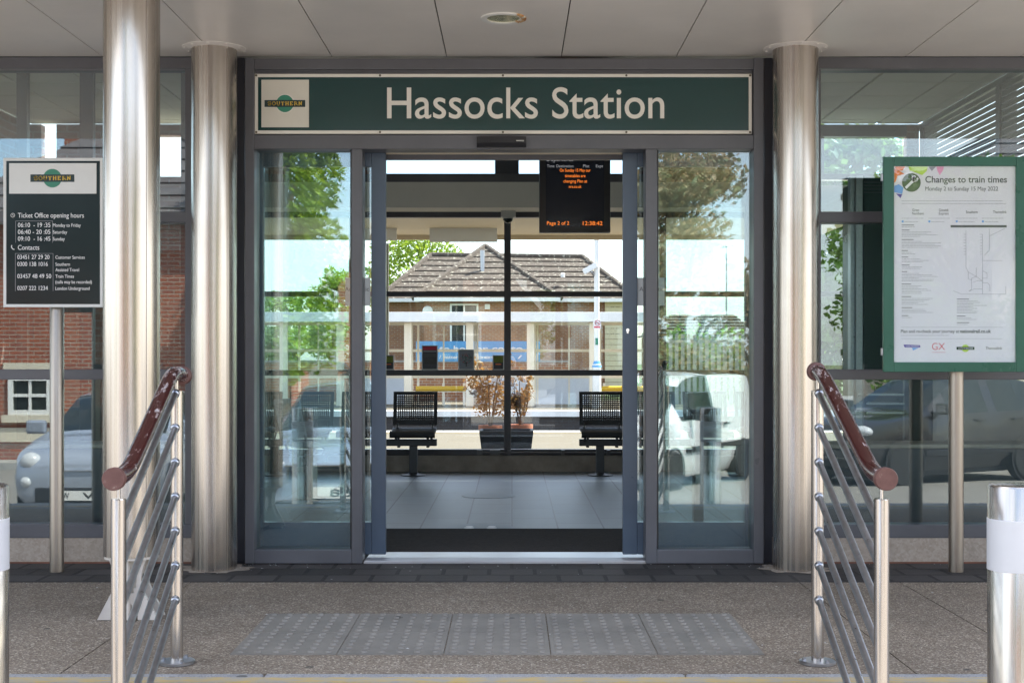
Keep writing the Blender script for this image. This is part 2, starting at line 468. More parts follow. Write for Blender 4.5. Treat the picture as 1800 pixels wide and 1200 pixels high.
src = b.inputs['Base Color'].links[0].from_socket
v = coords(n, l)
l.new(gum(n, l, v, mixc(n, l, maprange(n, l, noise(n, l, v, 2.3, 7, 0.7), 0.45, 0.75, 0, 0.55), src, (0.10, 0.092, 0.082)), 0.7), b.inputs['Base Color'])
M['mat'] = paint('ribbed_door_mat', (0.050, 0.044, 0.040), 0.95, 0.35, 40, 0.6)
M['terracotta'] = paint('terracotta', (0.42, 0.15, 0.075), 0.75, 0.15, 6, 0.1)
M['rust'] = paint('rust_stain', (0.16, 0.065, 0.04), 0.8, 0.3, 9, 0.1)
M['planter'] = paint('slate_planter', (0.055, 0.065, 0.085), 0.55, 0.2, 8, 0.1)
M['yellow'] = paint('yellow_powder_coat', (0.70, 0.42, 0.02), 0.4, 0.06, 4, 0.0)
M['banner_blue'] = paint('blue_banner_cloth', (0.10, 0.34, 0.64), 0.6, 0.06, 2, 0.05)
M['frost'] = paint('frosted_panel', (0.62, 0.66, 0.72), 0.35, 0.03, 2, 0.0)
M['bark'] = paint('tree_bark', (0.10, 0.075, 0.05), 0.9, 0.3, 12, 0.6)
M['leaf_green'] = leafmat('summer_leaves', (0.055, 0.105, 0.022), (0.16, 0.26, 0.045), 0.35)
M['leaf_bright'] = leafmat('sunlit_leaves', (0.085, 0.15, 0.02), (0.22, 0.30, 0.03), 0.4)
M['leaf_copper'] = leafmat('copper_leaves', (0.12, 0.17, 0.06), (0.33, 0.24, 0.14), 0.4)
M['leaf_autumn'] = leafmat('bronze_leaves', (0.055, 0.07, 0.015), (0.26, 0.13, 0.03), 0.3)
M['timber'] = paint('weathered_paling', (0.52, 0.49, 0.42), 0.8, 0.15, 5, 0.2)
M['weatherboard'] = paint('cream_weatherboard', (0.62, 0.55, 0.38), 0.6, 0.06, 4, 0.05)
M['tyre'] = paint('tyre_rubber', (0.022, 0.022, 0.023), 0.8, 0.1, 9, 0.1)
M['rim'] = metal('alloy_rim', (0.62, 0.63, 0.65), 0.3, (5, 5, 5), 0, 0.0)
M['car_glass'] = paint('tinted_car_glass', (0.02, 0.028, 0.03), 0.06, 0.05, 2, 0.0)
M['lamp_glass'] = paint('headlamp_lens', (0.55, 0.57, 0.60), 0.10, 0.1, 20, 0.0)
M['red_lens'] = paint('red_lens', (0.55, 0.02, 0.02), 0.15, 0.1, 10, 0)
M['chrome'] = metal('chrome', (0.85, 0.85, 0.86), 0.08, (3, 3, 3), 0, 0)
M['plate_white'] = paint('number_plate_white', (0.82, 0.82, 0.80), 0.35, 0.03, 5, 0)
M['door_teal'] = paint('dark_teal_cabinet', (0.012, 0.030, 0.038), 0.3, 0.1, 3, 0)
M['slat'] = paint('pale_blind_slat', (0.16, 0.155, 0.15), 0.5, 0.04, 4, 0)
M['kerb'] = speckle('kerb_concrete', [(0.30, 0.29, 0.27), (0.36, 0.35, 0.33), (0.40, 0.39, 0.36)], 80, 0.85, 1.0, 0.2, 0.003, 0.3)
M['plaster'] = paint('cream_render', (0.66, 0.60, 0.48), 0.8, 0.08, 2, 0.1)

# worn yellow nosing paint
m, n, l, b = base_mat('worn_yellow_line', (0.62, 0.42, 0.12), 0.7)
f = noise(n, l, coords(n, l, 'Object', (3, 12, 3)), 3.0, 8, 0.75)
l.new(ramp(n, l, f, [(0.40, (0.52, 0.36, 0.12)), (0.52, (0.40, 0.34, 0.24)), (0.62, (0.32, 0.31, 0.30))]), b.inputs['Base Color'])
M['yellow_line'] = m
# maroon handrail coat, chipped to pale primer
m, n, l, b = base_mat('chipped_maroon_paint', (0.04, 0.007, 0.007), 0.16)
f = noise(n, l, coords(n, l, 'Object', (60, 14, 26)), 1.0, 10, 0.78)
g = noise(n, l, coords(n, l, 'Object', (1, 1, 1)), 3.2, 3, 0.5)
ad = n.new('ShaderNodeMath'); ad.operation = 'MULTIPLY_ADD'; ad.inputs[1].default_value = 0.55
l.new(g, ad.inputs[0]); l.new(f, ad.inputs[2])
l.new(ramp(n, l, ad.outputs[0], [(0.50, (0.034, 0.006, 0.006)), (0.868, (0.046, 0.009, 0.008)), (0.885, (0.30, 0.24, 0.23)), (1.0, (0.46, 0.42, 0.42))]), b.inputs['Base Color'])
l.new(maprange(n, l, ad.outputs[0], 0.86, 0.90, 0.18, 0.6), b.inputs['Roughness'])
bump(n, l, ad.outputs[0], b, 0.12, 0.004)
M['maroon'] = m
m, n, l, b = base_mat('chalky_maroon_end', (0.19, 0.075, 0.062), 0.5)
f = noise(n, l, coords(n, l, 'Object', (30, 30, 30)), 1.0, 8, 0.7)
l.new(ramp(n, l, f, [(0.3, (0.085, 0.032, 0.026)), (0.62, (0.125, 0.055, 0.046)), (0.70, (0.36, 0.31, 0.26))]), b.inputs['Base Color'])
M['maroon_end'] = m
# rusty downlight ring
m, n, l, b = base_mat('rusting_white_ring', (0.72, 0.71, 0.68), 0.5)
sx = n.new('ShaderNodeSeparateXYZ'); tcx = n.new('ShaderNodeTexCoord'); l.new(tcx.outputs['Object'], sx.inputs[0])
f = noise(n, l, tcx.outputs['Object'], 30, 5, 0.6)
a1 = n.new('ShaderNodeMath'); a1.operation = 'MULTIPLY_ADD'; a1.inputs[1].default_value = 4.0; l.new(sx.outputs[0], a1.inputs[0]); l.new(f, a1.inputs[2])
l.new(ramp(n, l, a1.outputs[0], [(0.80, (0.72, 0.71, 0.67)), (0.88, (0.60, 0.38, 0.16)), (0.97, (0.42, 0.15, 0.03))]), b.inputs['Base Color'])
M['rust_ring'] = m
# roof tile with lichen
m, n, l, b = base_mat('lichen_roof_tile', (0.16, 0.13, 0.11), 0.9)
v = coords(n, l)
f = noise(n, l, v, 2.2, 6, 0.7); g = noise(n, l, v, 7.5, 3, 0.6)
c = ramp(n, l, f, [(0.3, (0.046, 0.035, 0.027)), (0.7, (0.082, 0.064, 0.048))])
c = mixc(n, l, maprange(n, l, g, 0.58, 0.66, 0, 0.85), c, (0.34, 0.32, 0.26))
l.new(c, b.inputs['Base Color'])
M['roof_tile'] = m
# mossy aggregate roof for sheds and old houses behind the street
M['slate'] = paint('old_slate', (0.12, 0.11, 0.115), 0.6, 0.25, 5, 0.1)
m, n, l, b = base_mat('opal_acrylic', (0.82, 0.83, 0.84), 0.4)
tr = n.new('ShaderNodeBsdfTranslucent'); tr.inputs[0].default_value = (0.9, 0.92, 0.95, 1)
mxs = n.new('ShaderNodeMixShader'); mxs.inputs[0].default_value = 0.5
l.new(b.outputs[0], mxs.inputs[1]); l.new(tr.outputs[0], mxs.inputs[2]); l.new(mxs.outputs[0], n['Material Output'].inputs[0])
M['opal'] = m
def carpaint(name, col, rough=0.22):
    m, n, l, b = base_mat(name, col, rough, 0.25)
    b.inputs['Coat Weight'].default_value = 0.7; b.inputs['Coat Roughness'].default_value = 0.05
    return m
M['car_silver'] = carpaint('silver_blue_car_paint', (0.36, 0.40, 0.48))
M['car_dark'] = carpaint('steel_blue_car_paint', (0.30, 0.36, 0.46))
M['car_white'] = carpaint('white_car_paint', (0.82, 0.82, 0.82))
M['car_grey'] = carpaint('grey_car_paint', (0.030, 0.031, 0.036))
M['skin'] = paint('skin', (0.50, 0.30, 0.22), 0.5, 0.05, 6, 0)
M['shirt'] = paint('pale_blue_shirt', (0.55, 0.62, 0.75), 0.8, 0.06, 10, 0.1)
M['trouser'] = paint('dark_trousers', (0.03, 0.032, 0.038), 0.85, 0.1, 10, 0.1)
M['hair'] = paint('brown_hair', (0.06, 0.04, 0.025), 0.7, 0.2, 30, 0.2)

# ================================================================ the setting
RD = -0.48                                 # street level at the foot of the steps
def road_z(y): return RD - 0.030 * max(0.0, -3.6 - y)
def sheet(name, x0, x1, y0, y1, z, m, h=0.0):
    mb = MB()
    if h: mb.box(x0, x1, y0, y1, z - h, z)
    else: mb.face([(x0,y0,z),(x1,y0,z),(x1,y1,z),(x0,y1,z)])
    return tag(mb.build(name, m, recalc=bool(h)), kind='structure')

mb = MB()                                  # earth sheet to the horizon with the railway cutting left out of sight below it
mb.box(-600, 600, -600, 600, -2.6, -2.2)
tag(mb.build('ground', M['earth']), kind='structure')
mb = MB()
mb.face([(-60, -16.5, road_z(-16.5)), (60, -16.5, road_z(-16.5)), (60, -3.55, road_z(-3.55)), (-60, -3.55, road_z(-3.55))])
tag(mb.build('road', M['asphalt']), kind='structure')
mb = MB()
mb.box(-60, 60, -18.6, -16.5, -2.3, road_z(-16.5) + 0.12)
mb.box(-60, 60, -60, -18.6, -2.3, road_z(-16.5) + 0.10)
tag(mb.build('far_pavement', M['kerb']), kind='structure')

# forecourt of exposed aggregate with joints, slightly broken by real gaps
mb = MB()
xs = [-12, -3.2, -1.62, 1.45, 1.90, 12]
mb.box(-12, -1.62, -2.58, -0.62, -0.5, 0); mb.box(-1.614, 1.444, -2.58, -0.62, -0.5, 0)
mb.box(1.45, 1.95, -2.58, -0.62, -0.5, 0); mb.box(1.956, 12, -2.58, -0.62, -0.5, 0)
mb.box(-12, 12, -2.56, -0.64, -0.52, -0.008)
tag(mb.build('forecourt', M['aggregate']), kind='structure')
sheet('paver_strip', -12, 12, -0.615, 0.16, 0.002, M['pavers'], 0.3)
mb = MB()
for k in range(-8, 8):
    xa = k * 1.5 + 0.62
    mb.box(xa, xa + 1.494, -2.96, -2.585, -0.5, 0.002)
tag(mb.build('kerb_stones', M['granite'], bevel=0.008), kind='structure')
mb = MB(); mb.face([(-12,-2.74,0.006),(12,-2.74,0.006),(12,-2.658,0.006),(-12,-2.658,0.006)])
tag(mb.build('nosing_line', M['yellow_line'], recalc=False), kind='structure')
mb = MB()
for i in range(1, 3):
    y1 = -2.96 - 0.34 * (i - 1)
    mb.box(-12, 12, y1 - 0.34, y1 - 0.003, -0.9, -0.16 * i)
tag(mb.build('steps', M['granite'], bevel=0.006), kind='structure')

# tactile paving: ten slabs with blisters
mb = MB()
tx0, ty0, sw = -1.074, -2.28, 0.4072
for i in range(5):
    for j in range(2):
        x0, y0 = tx0 + i*sw, ty0 + j*sw
        mb.box(x0 + 0.002, x0 + sw - 0.002, y0 + 0.002, y0 + sw - 0.002, -0.004, 0.004)
        for a in range(6):
            for c in range(6):
                cx, cy = x0 + (a + 0.5) * sw / 6, y0 + (c + 0.5) * sw / 6
                mb.lathe((cx, cy, 0.0042), [(0.0145, 0), (0.0115, 0.0062), (0.0, 0.0066)], 12)
tag(mb.build('tactile_paving', M['tactile']), kind='structure')

# interior floor
sheet('floor', -4.8, 4.05, 0.36, 6.1, 0.0, M['slab_tile'], 0.3)

# railway side
sheet('near_platform', -60, 60, 6.25, 13.8, -0.02, M['platform'], 0.25)
sheet('platform_edge_line', -60, 60, 13.15, 13.45, -0.012, M['yellow_line'])
mb = MB(); mb.box(-60, 60, 13.45, 13.84, -0.3, -0.012)
tag(mb.build('platform_coping', M['kerb']), kind='structure')
sheet('trackbed', -90, 90, 13.8, 21.6, -1.15, M['ballast'], 0.4)
mb = MB()
for yc in (15.9, 19.4):
    for s in (-0.72, 0.72): mb.box(-80, 80, yc + s - 0.035, yc + s + 0.035, -1.14, -0.98)
tag(mb.build('rails', M['steel_pole']), kind='structure')
mb = MB(); mb.box(-60, 60, 21.62, 21.9, -1.3, -0.12)
tag(mb.build('platform_face', M['dark_brick']), kind='structure')
sheet('far_platform', -60, 60, 22.1, 29.5, -0.02, M['platform'], 0.3)
mb = MB(); mb.box(-60, 60, 21.52, 22.1, -0.13, -0.01)
tag(mb.build('far_platform_coping', M['white_paint']), kind='structure')
sheet('far_lawn', -200, 200, 29.5, 240, -0.05, M['grass'], 0.4)

# ================================================================ the station building
bld = thing('station_building', 'modern station entrance with grey framed glazing under a wide flat canopy', 'building', (0, 0, 0))
ZS = CZ + 529.0 / 320.0                    # canopy soffit
# canopy slab, and soffit panels with open joints
mb = MB()
mb.box(-9, 9, -2.68, 0.3, ZS + 0.03, ZS + 0.26)
mb.use(M['frame']); 
canopy = mb.build('canopy', M['frame'], bld)
mb = MB()
x = -0.359 - 0.63 * 14
while x < 9:
    mb.box(x + 0.003, x + 0.627, -2.66, -0.006, ZS, ZS + 0.012)
    x += 0.63
mb.build('soffit', M['soffit'], bld)
mb = MB(); mb.box(-9, 9, -2.65, -0.02, ZS + 0.016, ZS + 0.028)
mb.build('soffit_backing', M['gap'], bld)

# portal frame
P = MB()
P.pbox(430, 447, 102, 990, -0.05, 0.12); P.pbox(1325, 1343, 102, 990, -0.05, 0.12)
P.pbox(447, 1325, 103, 122, -0.05, 0.10)
P.pbox(447, 1325, 122, 237, -0.015, 0.10)
P.pbox(447, 1325, 237, 262, -0.045, 0.10)
P.pbox(618, 637, 262, 990, -0.04, 0.10); P.pbox(1135, 1155, 262, 990, -0.04, 0.10)
P.pbox(447, 618, 966, 990, -0.04, 0.10); P.pbox(1155, 1325, 966, 990, -0.04, 0.10)
portal = P.build('portal_frame', M['frame'], bld, bevel=0.004)
for q in ((417, 429.6, 102, 990, 0.03, 0.13), (1343.4, 1357, 102, 990, 0.03, 0.13), (337, 416.6, 102, 945, 0.05, 0.13), (1357.4, 1437, 102, 945, 0.05, 0.13)):
    P = MB().pbox(*q); P.build('reveal', M['frame_dark'], bld)
# door head behind the transom: operator casing, tan seal, rail
P = MB(); P.pbox(637.4, 1134.6, 262.5, 270, 0.16, 0.20); P.build('door_operator', M['cream_paint'], bld)
P = MB(); P.pbox(637.4, 1134.6, 269, 281, 0.21, 0.235); P.build('door_rail', M['frame'], bld)
P = MB(); P.pbox(447.5, 1324.5, 122, 256, 0.104, 0.30); P.build('head_panel', M['bulkhead'], bld)
def pane(x0, x1, z0, z1, y, m, name='glass_pane', parent=None, t=0.010):
    return MB().box(x0, x1, y, y + t, z0, z1).build(name, m, parent or bld)
pane(PX(447.5, 0.02), PX(617.5, 0.02), PZ(965.5, 0.02), PZ(262.5, 0.02), 0.02, M['glass'])
pane(PX(1155.5, 0.02), PX(1324.5, 0.02), PZ(965.5, 0.02), PZ(262.5, 0.02), 0.02, M['glass'])

# black rubber gaskets round the fixed panes
def gasket(x0, x1, y0, y1, Y, w=2.2):
    G = MB()
    G.pbox(x0, x0 + w, y0, y1, Y, Y + .012); G.pbox(x1 - w, x1, y0, y1, Y, Y + .012)
    G.pbox(x0 + w, x1 - w, y0, y0 + w, Y, Y + .012); G.pbox(x0 + w, x1 - w, y1 - w, y1, Y, Y + .012)
    return G.build('gasket', M['black'], bld)
gasket(447.2, 617.8, 262.2, 965.8, .006); gasket(1155.2, 1324.8, 262.2, 965.8, .006)
# flanking windows
def side_window(px_edges, px_mull, px_near):
    W = MB()
    a, b_ = px_edges
    W.pbox(a, b_, 100.5, 121, 0.0, 0.12)
    W.pbox(a, b_, 372, 391, 0.0, 0.12)
    W.pbox(a, b_, 649, 667, 0.0, 0.12)
    W.pbox(a, b_, 922, 945, -0.005, 0.12)
    for q0, q1 in px_mull: W.pbox(q0, q1, 121.2, 921.8, -0.004, 0.118)
    o = W.build('window', M['frame'], bld, bevel=0.003)
    for (p0, p1) in px_near:
        for (y0, y1) in ((121, 372), (391, 649), (667, 922)):
            g = MB().box(PX(p0, .05), PX(p1, .05), 0.05, 0.06, PZ(y1, .05), PZ(y0, .05)).build('glass_pane', M['glass'], bld)
            g.parent = o
    return o
side_window((-640, 337), [(325, 337), (-182, -170), (-640, -628)], [(-170, 325), (-628, -182)])
side_window((1437, 2200), [(1437, 1443), (1937, 1949), (2188, 2200)], [(1443, 1937), (1949, 2188)])
# concrete upstand below the windows
for a, b_ in ((-9, PX(417, .03)), (PX(1357, .03), 9)):
    P = MB().box(a, b_, -0.004, 0.14, 0.002, PZ(945, 0)); pl = P.build('plinth', M['concrete'], bld, bevel=0.004)
    P = MB().box(a, b_, -0.010, -0.005, 0.0022, 0.011); o = P.build('rust_line', M['rust'], bld); o.parent = pl

# sliding leaves, both open behind the fixed panes
def leaf(x0, x1, vis_right):
    st0 = PX(x0, .13); st1 = PX(x1, .13)
    z0, z1 = PZ(974, .13), PZ(263.5, .13)
    zg0, zg1 = PZ(917.5, .13), PZ(293, .13)
    L = MB()
    wl_ = abs(PX(678, .13) - PX(652.5, .13)); wo_ = 0.035
    a, b_ = (wo_, wl_) if vis_right else (wl_, wo_)
    L.box(st0, st0 + a, .13, .175, z0, z1); L.box(st1 - b_, st1, .13, .175, z0, z1)
    L.box(st0 + a, st1 - b_, .132, .173, z0, zg0); L.box(st0 + a, st1 - b_, .132, .173, zg1, z1)
    d = L.build('sliding_door', M['leaf_frame'], bld, bevel=0.003)
    g = MB().box(st0 + a + .001, st1 - b_ - .001, .148, .156, zg0 + .001, zg1 - .001).build('glass_pane', M['glass'], bld); g.parent = d
    return d, st0 + a, st1 - b_
dl, gl0, gl1 = leaf(452, 678, True)
dr, gr0, gr1 = leaf(1095, 1321, False)
M['sticker'] = paint('pale_door_sticker', (0.60, 0.63, 0.65), 0.4, 0.03, 5, 0)
for d, a, b_, tx in ((dl, 607, 651, (606.5, 648.5)), (dr, 1120, 1168, (1124, 1166))):
    q = MB().use(M['sticker']).pbox(a, b_, 488, 537, .145, .147)
    q.use(M['ink']).text('Automatic', PX(tx[0], .145), PX(tx[1], .145), PZ(511.5, .145), 0.023, .1448, 0.0, 0.0006)
    o = q.build('door_sticker', None, bld); o.parent = d
q = MB(); q.lathe((PX(1103.5, .12), .12, PZ(580, .12)), [(0.009, 0.0), (0.009, 0.012)], 16, 'Y'); q.box(PX(1101.8, .12), PX(1105.2, .12), .118, .13, PZ(586, .12), PZ(579, .12))
o = q.build('door_lock', M['chrome'], bld); o.parent = dr

# threshold track
P = MB()
P.box(PX(640, 0), PX(1137, 0), -0.02, 0.13, 0.003, 0.014)
for i in range(5): P.box(PX(641, 0), PX(1136, 0), -0.014 + i*0.026, -0.004 + i*0.026, 0.0135, 0.020)
P.build('threshold', M['alu'], bld)
P = MB(); P.box(PX(640, 0), PX(1137, 0), 0.132, 0.36, -0.02, 0.012); P.build('door_track', M['alu'], bld)

# walls of the hall
ZC = 3.45
P = MB()
P.box(-4.95, 4.2, 0.12, 6.15, ZC + 0.05, ZC + 0.30)
P.box(-9, 9, 0.302, 0.42, ZS + 0.03, ZC + 0.048); P.build('roof', M['frame_dark'], bld)
P = MB()
for i in range(-8, 8):
    for j in range(0, 10):
        x0 = i*0.6 + 0.03; y0 = 0.44 + j*0.59
        x1, y1 = min(x0 + 0.575, 4.03), min(y0 + 0.565, 5.98)
        if x1 <= max(x0, -4.78) or y1 <= y0: continue
        P.box(max(x0, -4.78), x1, y0, y1, ZC, ZC + 0.015)
P.build('ceiling', M['ceiling'], bld)
P = MB(); P.box(-4.8, 4.05, 0.43, 6.0, ZC + 0.018, ZC + 0.045); P.build('ceiling_grid', M['bulkhead'], bld)
YR = 6.0                                   # rear glazing plane
def rz(py): return PZ(py, YR)
P = MB()
P.box(-4.95, -4.8, 0.14, 6.12, -0.2, 2.35); P.box(-4.95, -4.8, 0.14, 6.12, 3.22, ZC)
P.box(-4.95, -4.8, 0.14, 1.4, 2.35, 3.22); P.box(-4.95, -4.8, 5.2, 6.12, 2.35, 3.22)
xl = PX(436, YR)
P.build('side_wall', M['inner_brick'], bld)
P = MB()
for a, b_ in ((-4.799, PX(0, YR)), (PX(60, YR), PX(142, YR)), (PX(166, YR), xl)): P.box(a, b_, 6.0, 6.12, -0.2, 2.93)
P.build('brick_wall', M['inner_brick'], bld)
P = MB()
for a, b_ in ((-4.799, PX(72, YR)), (PX(99, YR), PX(240, YR))): P.box(a, b_, 6.0, 6.12, 2.93, ZC)
P.box(PX(240, YR), xl, 6.0, 6.12, 3.34, ZC); P.box(xl - .1, PX(672, YR), 5.985, 5.999, 2.955, 3.335); P.box(PX(1099, YR), PX(1400, YR), 5.985, 5.999, 2.955, 3.335)
P.build('brick_header', M['inner_brick'], bld)
P = MB(); P.box(PX(1594, YR), 4.05, 6.0, 6.12, -0.2, ZC); P.build('brick_pier', M['inner_brick'], bld)
for a, b_ in ((0, 60), (142, 166)):
    P = MB(); x0, x1 = PX(a, YR), PX(b_, YR)
    P.box(x0, x0 + .05, 6.01, 6.1, -.2, 2.93); P.box(x1 - .05, x1, 6.01, 6.1, -.2, 2.93)
    for z in (.0, .97, 1.76, 2.87): P.box(x0 + .05, x1 - .05, 6.012, 6.098, z, z + .06)
    w = P.build('narrow_window', M['frame_dark'], bld)
    o = MB().box(x0 + .05, x1 - .05, 6.04, 6.048, .0, 2.9).build('glass_pane', M['glass_rear'], bld); o.parent = w
P = MB()
P.box(4.05, 4.2, 0.14, 6.12, -0.2, 2.05); P.box(4.05, 4.2, 0.14, 6.12, 3.40, ZC)
for y in (0.14, 1.9, 3.8, 5.9): P.box(4.052, 4.198, y, y + 0.09, 2.051, 3.399)
P.build('side_wall', M['frame_dark'], bld)
P = MB()
z = 2.05
while z < 3.38:
    P.box(4.068, 4.082, 0.24, 5.88, z, z + 0.043); z += 0.054
P.build('window_blind', M['slat'], bld)

# rear glazing
P = MB()
P.box(xl, 3.93, YR, YR + .09, rz(382), rz(372)); P.box(xl, 3.93, YR, YR + .09, rz(521), rz(512))
P.box(xl, 3.93, YR - .01, YR + .09, rz(660), rz(650)); P.box(xl, 3.93, YR, YR + .09, rz(800), rz(789.5))
P.box(xl, 3.93, YR, YR + .09, 3.33, ZC); P.box(xl, 3.93, YR, YR + .09, 2.90, 2.96)
for k in range(-1, 3):
    xc = -0.045 + 1.545 * k
    P.box(xc - .034, xc + .034, YR - .004, YR + .094, rz(789.4), 2.90)
P.box(PX(870, YR), PX(912, YR), YR + .002, YR + .088, 2.961, 3.329)
for k in (-1, 1, 2):
    xc = -0.045 + 1.545 * k
    P.box(xc - .06, xc + .06, YR + .002, YR + .088, 2.961, 3.329)
P.build('rear_frame', M['frame_dark'], bld, bevel=0.003)
for z0, z1 in ((rz(789), rz(660.5)), (rz(649.5), rz(521.5)), (rz(511.5), rz(382.5)), (rz(371.5), 2.898), (2.962, 3.328)):
    e = [xl] + [-0.045 + 1.545 * k for k in range(-1, 3)] + [3.93]
    for x0, x1 in zip(e, e[1:]):
        if x1 - x0 > .1: pane(x0 + .036, x1 - .036, z0, z1, YR + .04, M['glass_dimmed'] if z0 > 2.9 else M['glass_rear'], t=0.008)
P = MB(); P.box(-4.79, 4.04, YR - .05, YR + .1, 0.001, rz(800)); P.build('skirting', M['wood_tile'], bld)
P = MB()
P.box(-2.55, 2.75, 5.55, 5.93, PZ(365, 5.55), PZ(320, 5.55)); P.build('bulkhead', M['bulkhead'], bld)
P = MB(); P.box(-2.54, 2.74, 5.56, 5.92, PZ(319.9, 5.55), PZ(306, 5.55)); P.build('bulkhead_ledge', M['frame'], bld)
P = MB()
P.tube([(PX(838, 5.9), 5.94, PZ(796, 5.9)), (PX(1100, 5.9), 5.94, PZ(796, 5.9))], .009, 8)
for q, w in ((843, 5), (870, 9), (895, 3), (990, 3), (1070, 3)): P.box(PX(q - w, 5.9), PX(q + w, 5.9), 5.91, 5.948, PZ(800, 5.9), PZ(791, 5.9))
P.build('cable_conduit', M['frame'], bld)
# timber post left of the rear doorway view
P = MB(); P.pbox(675.5, 682.5, 428, 650, YR + .12, YR + .2); P.build('rear_post', M['cream_paint'], bld)
# platform canopy behind
P = MB()
P.box(-12, 3.7, 6.13, 8.75, 2.60, 2.66); P.build('rear_soffit', M['cream_paint'], bld)
P = MB(); P.box(-12, 3.7, 6.13, 8.80, 2.661, 2.86); P.box(-12, 3.7, 8.751, 8.80, 2.545, 2.66); P.build('rear_canopy', M['cream_paint'], bld)

# ================================================================ things at the front
# --- name board over the doors
def southern(mb, cx, cz, w, h, r, Y, mg, md, ml, letters=True):
    """roundel with a dark bar and wide slab lettering"""
    mb.use(mg).disc(cx, cz, r, Y - .001, Y)
    mb.use(md).box(cx - w/2, cx + w/2, Y - .0018, Y - .0002, cz - h/2, cz + h/2)
    if not letters: return
    mb.use(ml)
    lh = h * 0.50; lw = w * 0.86 / 8; t = lh * 0.22; th = lh * 0.15
    y0, y1 = Y - .0026, Y - .0019
    def arc(ax, az, rx, rz_, a0, a1, k=10): return [(ax + rx*math.cos(R(a0 + (a1-a0)*i/k)), az + rz_*math.sin(R(a0 + (a1-a0)*i/k))) for i in range(k+1)]
    for i, ch in enumerate('SOUTHERN'):
        x = cx - w * 0.43 + i * lw + lw * 0.09; W = lw * 0.82; z = cz - lh/2
        def serif(px, pz): mb.box(x + px*W - lw*.13, x + px*W + lw*.13, y0, y1, pz - th*.45, pz + th*.45)
        def stem(px, z0=0, z1=1): mb.box(x + px*W - t*.55, x + px*W + t*.55, y0, y1, z + z0*lh, z + z1*lh)
        if ch == 'S':
            mb.strip(arc(x+W*.5, z+lh*.74, W*.40, lh*.24, 20, 270, 12) + arc(x+W*.5, z+lh*.26, W*.42, lh*.25, 90, -160, 12), t, y0, y1)
        if ch == 'O': mb.strip(arc(x+W*.5, z+lh*.5, W*.42, lh*.48, 0, 360, 20), t, y0, y1)
        if ch == 'U':
            mb.strip([(x+W*.18, z+lh)] + arc(x+W*.5, z+lh*.36, W*.32, lh*.34, 180, 360) + [(x+W*.82, z+lh)], t, y0, y1); serif(.18, z+lh); serif(.82, z+lh)
        if ch == 'T':
            stem(.5); serif(.5, z); mb.box(x+W*.04, x+W*.96, y0, y1, z+lh-th, z+lh); mb.box(x+W*.04, x+W*.12, y0, y1, z+lh*.7, z+lh); mb.box(x+W*.88, x+W*.96, y0, y1, z+lh*.7, z+lh)
        if ch == 'H':
            for p in (.2, .8): stem(p); serif(p, z); serif(p, z+lh)
            mb.box(x+W*.2, x+W*.8, y0, y1, z+lh*.44, z+lh*.58)
        if ch == 'E':
            stem(.22); serif(.2, z); serif(.2, z+lh)
            for q in (0, .44, .87): mb.box(x+W*.2, x+W*(.9 if q != .44 else .65), y0, y1, z+lh*q, z+lh*q+th)
            mb.box(x+W*.84, x+W*.92, y0, y1, z, z+lh*.3); mb.box(x+W*.84, x+W*.92, y0, y1, z+lh*.7, z+lh)
        if ch == 'R':
            stem(.22); serif(.2, z); serif(.2, z+lh)
            mb.strip([(x+W*.22, z+lh*.93)] + arc(x+W*.55, z+lh*.73, W*.25, lh*.21, 90, -90) + [(x+W*.22, z+lh*.52)], t*.8, y0, y1)
            mb.strip([(x+W*.55, z+lh*.5), (x+W*.9, z+lh*.05)], t, y0, y1); serif(.92, z+th*.4)
        if ch == 'N':
            stem(.2); stem(.82); mb.strip([(x+W*.2, z+lh*.95), (x+W*.82, z+lh*.05)], t, y0, y1); serif(.18, z); serif(.18, z+lh); serif(.84, z+lh)
YS = -0.032
t = thing('name_board', 'long dark green name board with cream lettering and border over the doors', 'sign', (PX(884.5, YS), YS, PZ(236, YS)))
P = MB().pbox(447.5, 1321.5, 130, 235.5, YS, -0.0155); P.build('board', M['letter'], t, bevel=0.002)
P = MB().pbox(453.5, 1316, 136, 229.5, YS - .0012, YS - .0001); P.build('panel', M['sign_green'], t)
P = MB().pbox(459.5, 543, 140.5, 224, YS - .0024, YS - .0013)
lp = P.build('logo_panel', M['cream'], t)
P = MB()
cx, cz = PX(501, YS), PZ(182.5, YS)
P.use(M['letter']).disc(cx, cz, .0520, YS - .0030, YS - .0025); P.box(cx - .1135, cx + .1135, YS - .0030, YS - .0025, cz - .0215, cz + .0215)
southern(P, cx, cz, .223, .038, .0475, YS - .0031, M['logo_green'], M['logo_dark'], M['logo_yellow'])
o = P.build('logo', None, t); o.parent = lp; o.location = (0, 0, 0)
P = MB(); P.text('Hassocks Station', PX(680.5, YS), PX(1167.5, YS), PZ(208, YS), 53.0 / 320, YS - .0014, 0.005, 0.0015)
P.build('lettering', M['letter'], t)
P = MB()
for q in (450.5, 668, 884, 1101, 1318.5):
    for r_ in (133, 232.5):
        P = MB(); P.lathe((PX(q, YS), YS, PZ(r_, YS)), [(.0062, 0), (.0062, -.0018), (.003, -.003)], 10, 'Y'); P.build('screw', M['bark'], t)

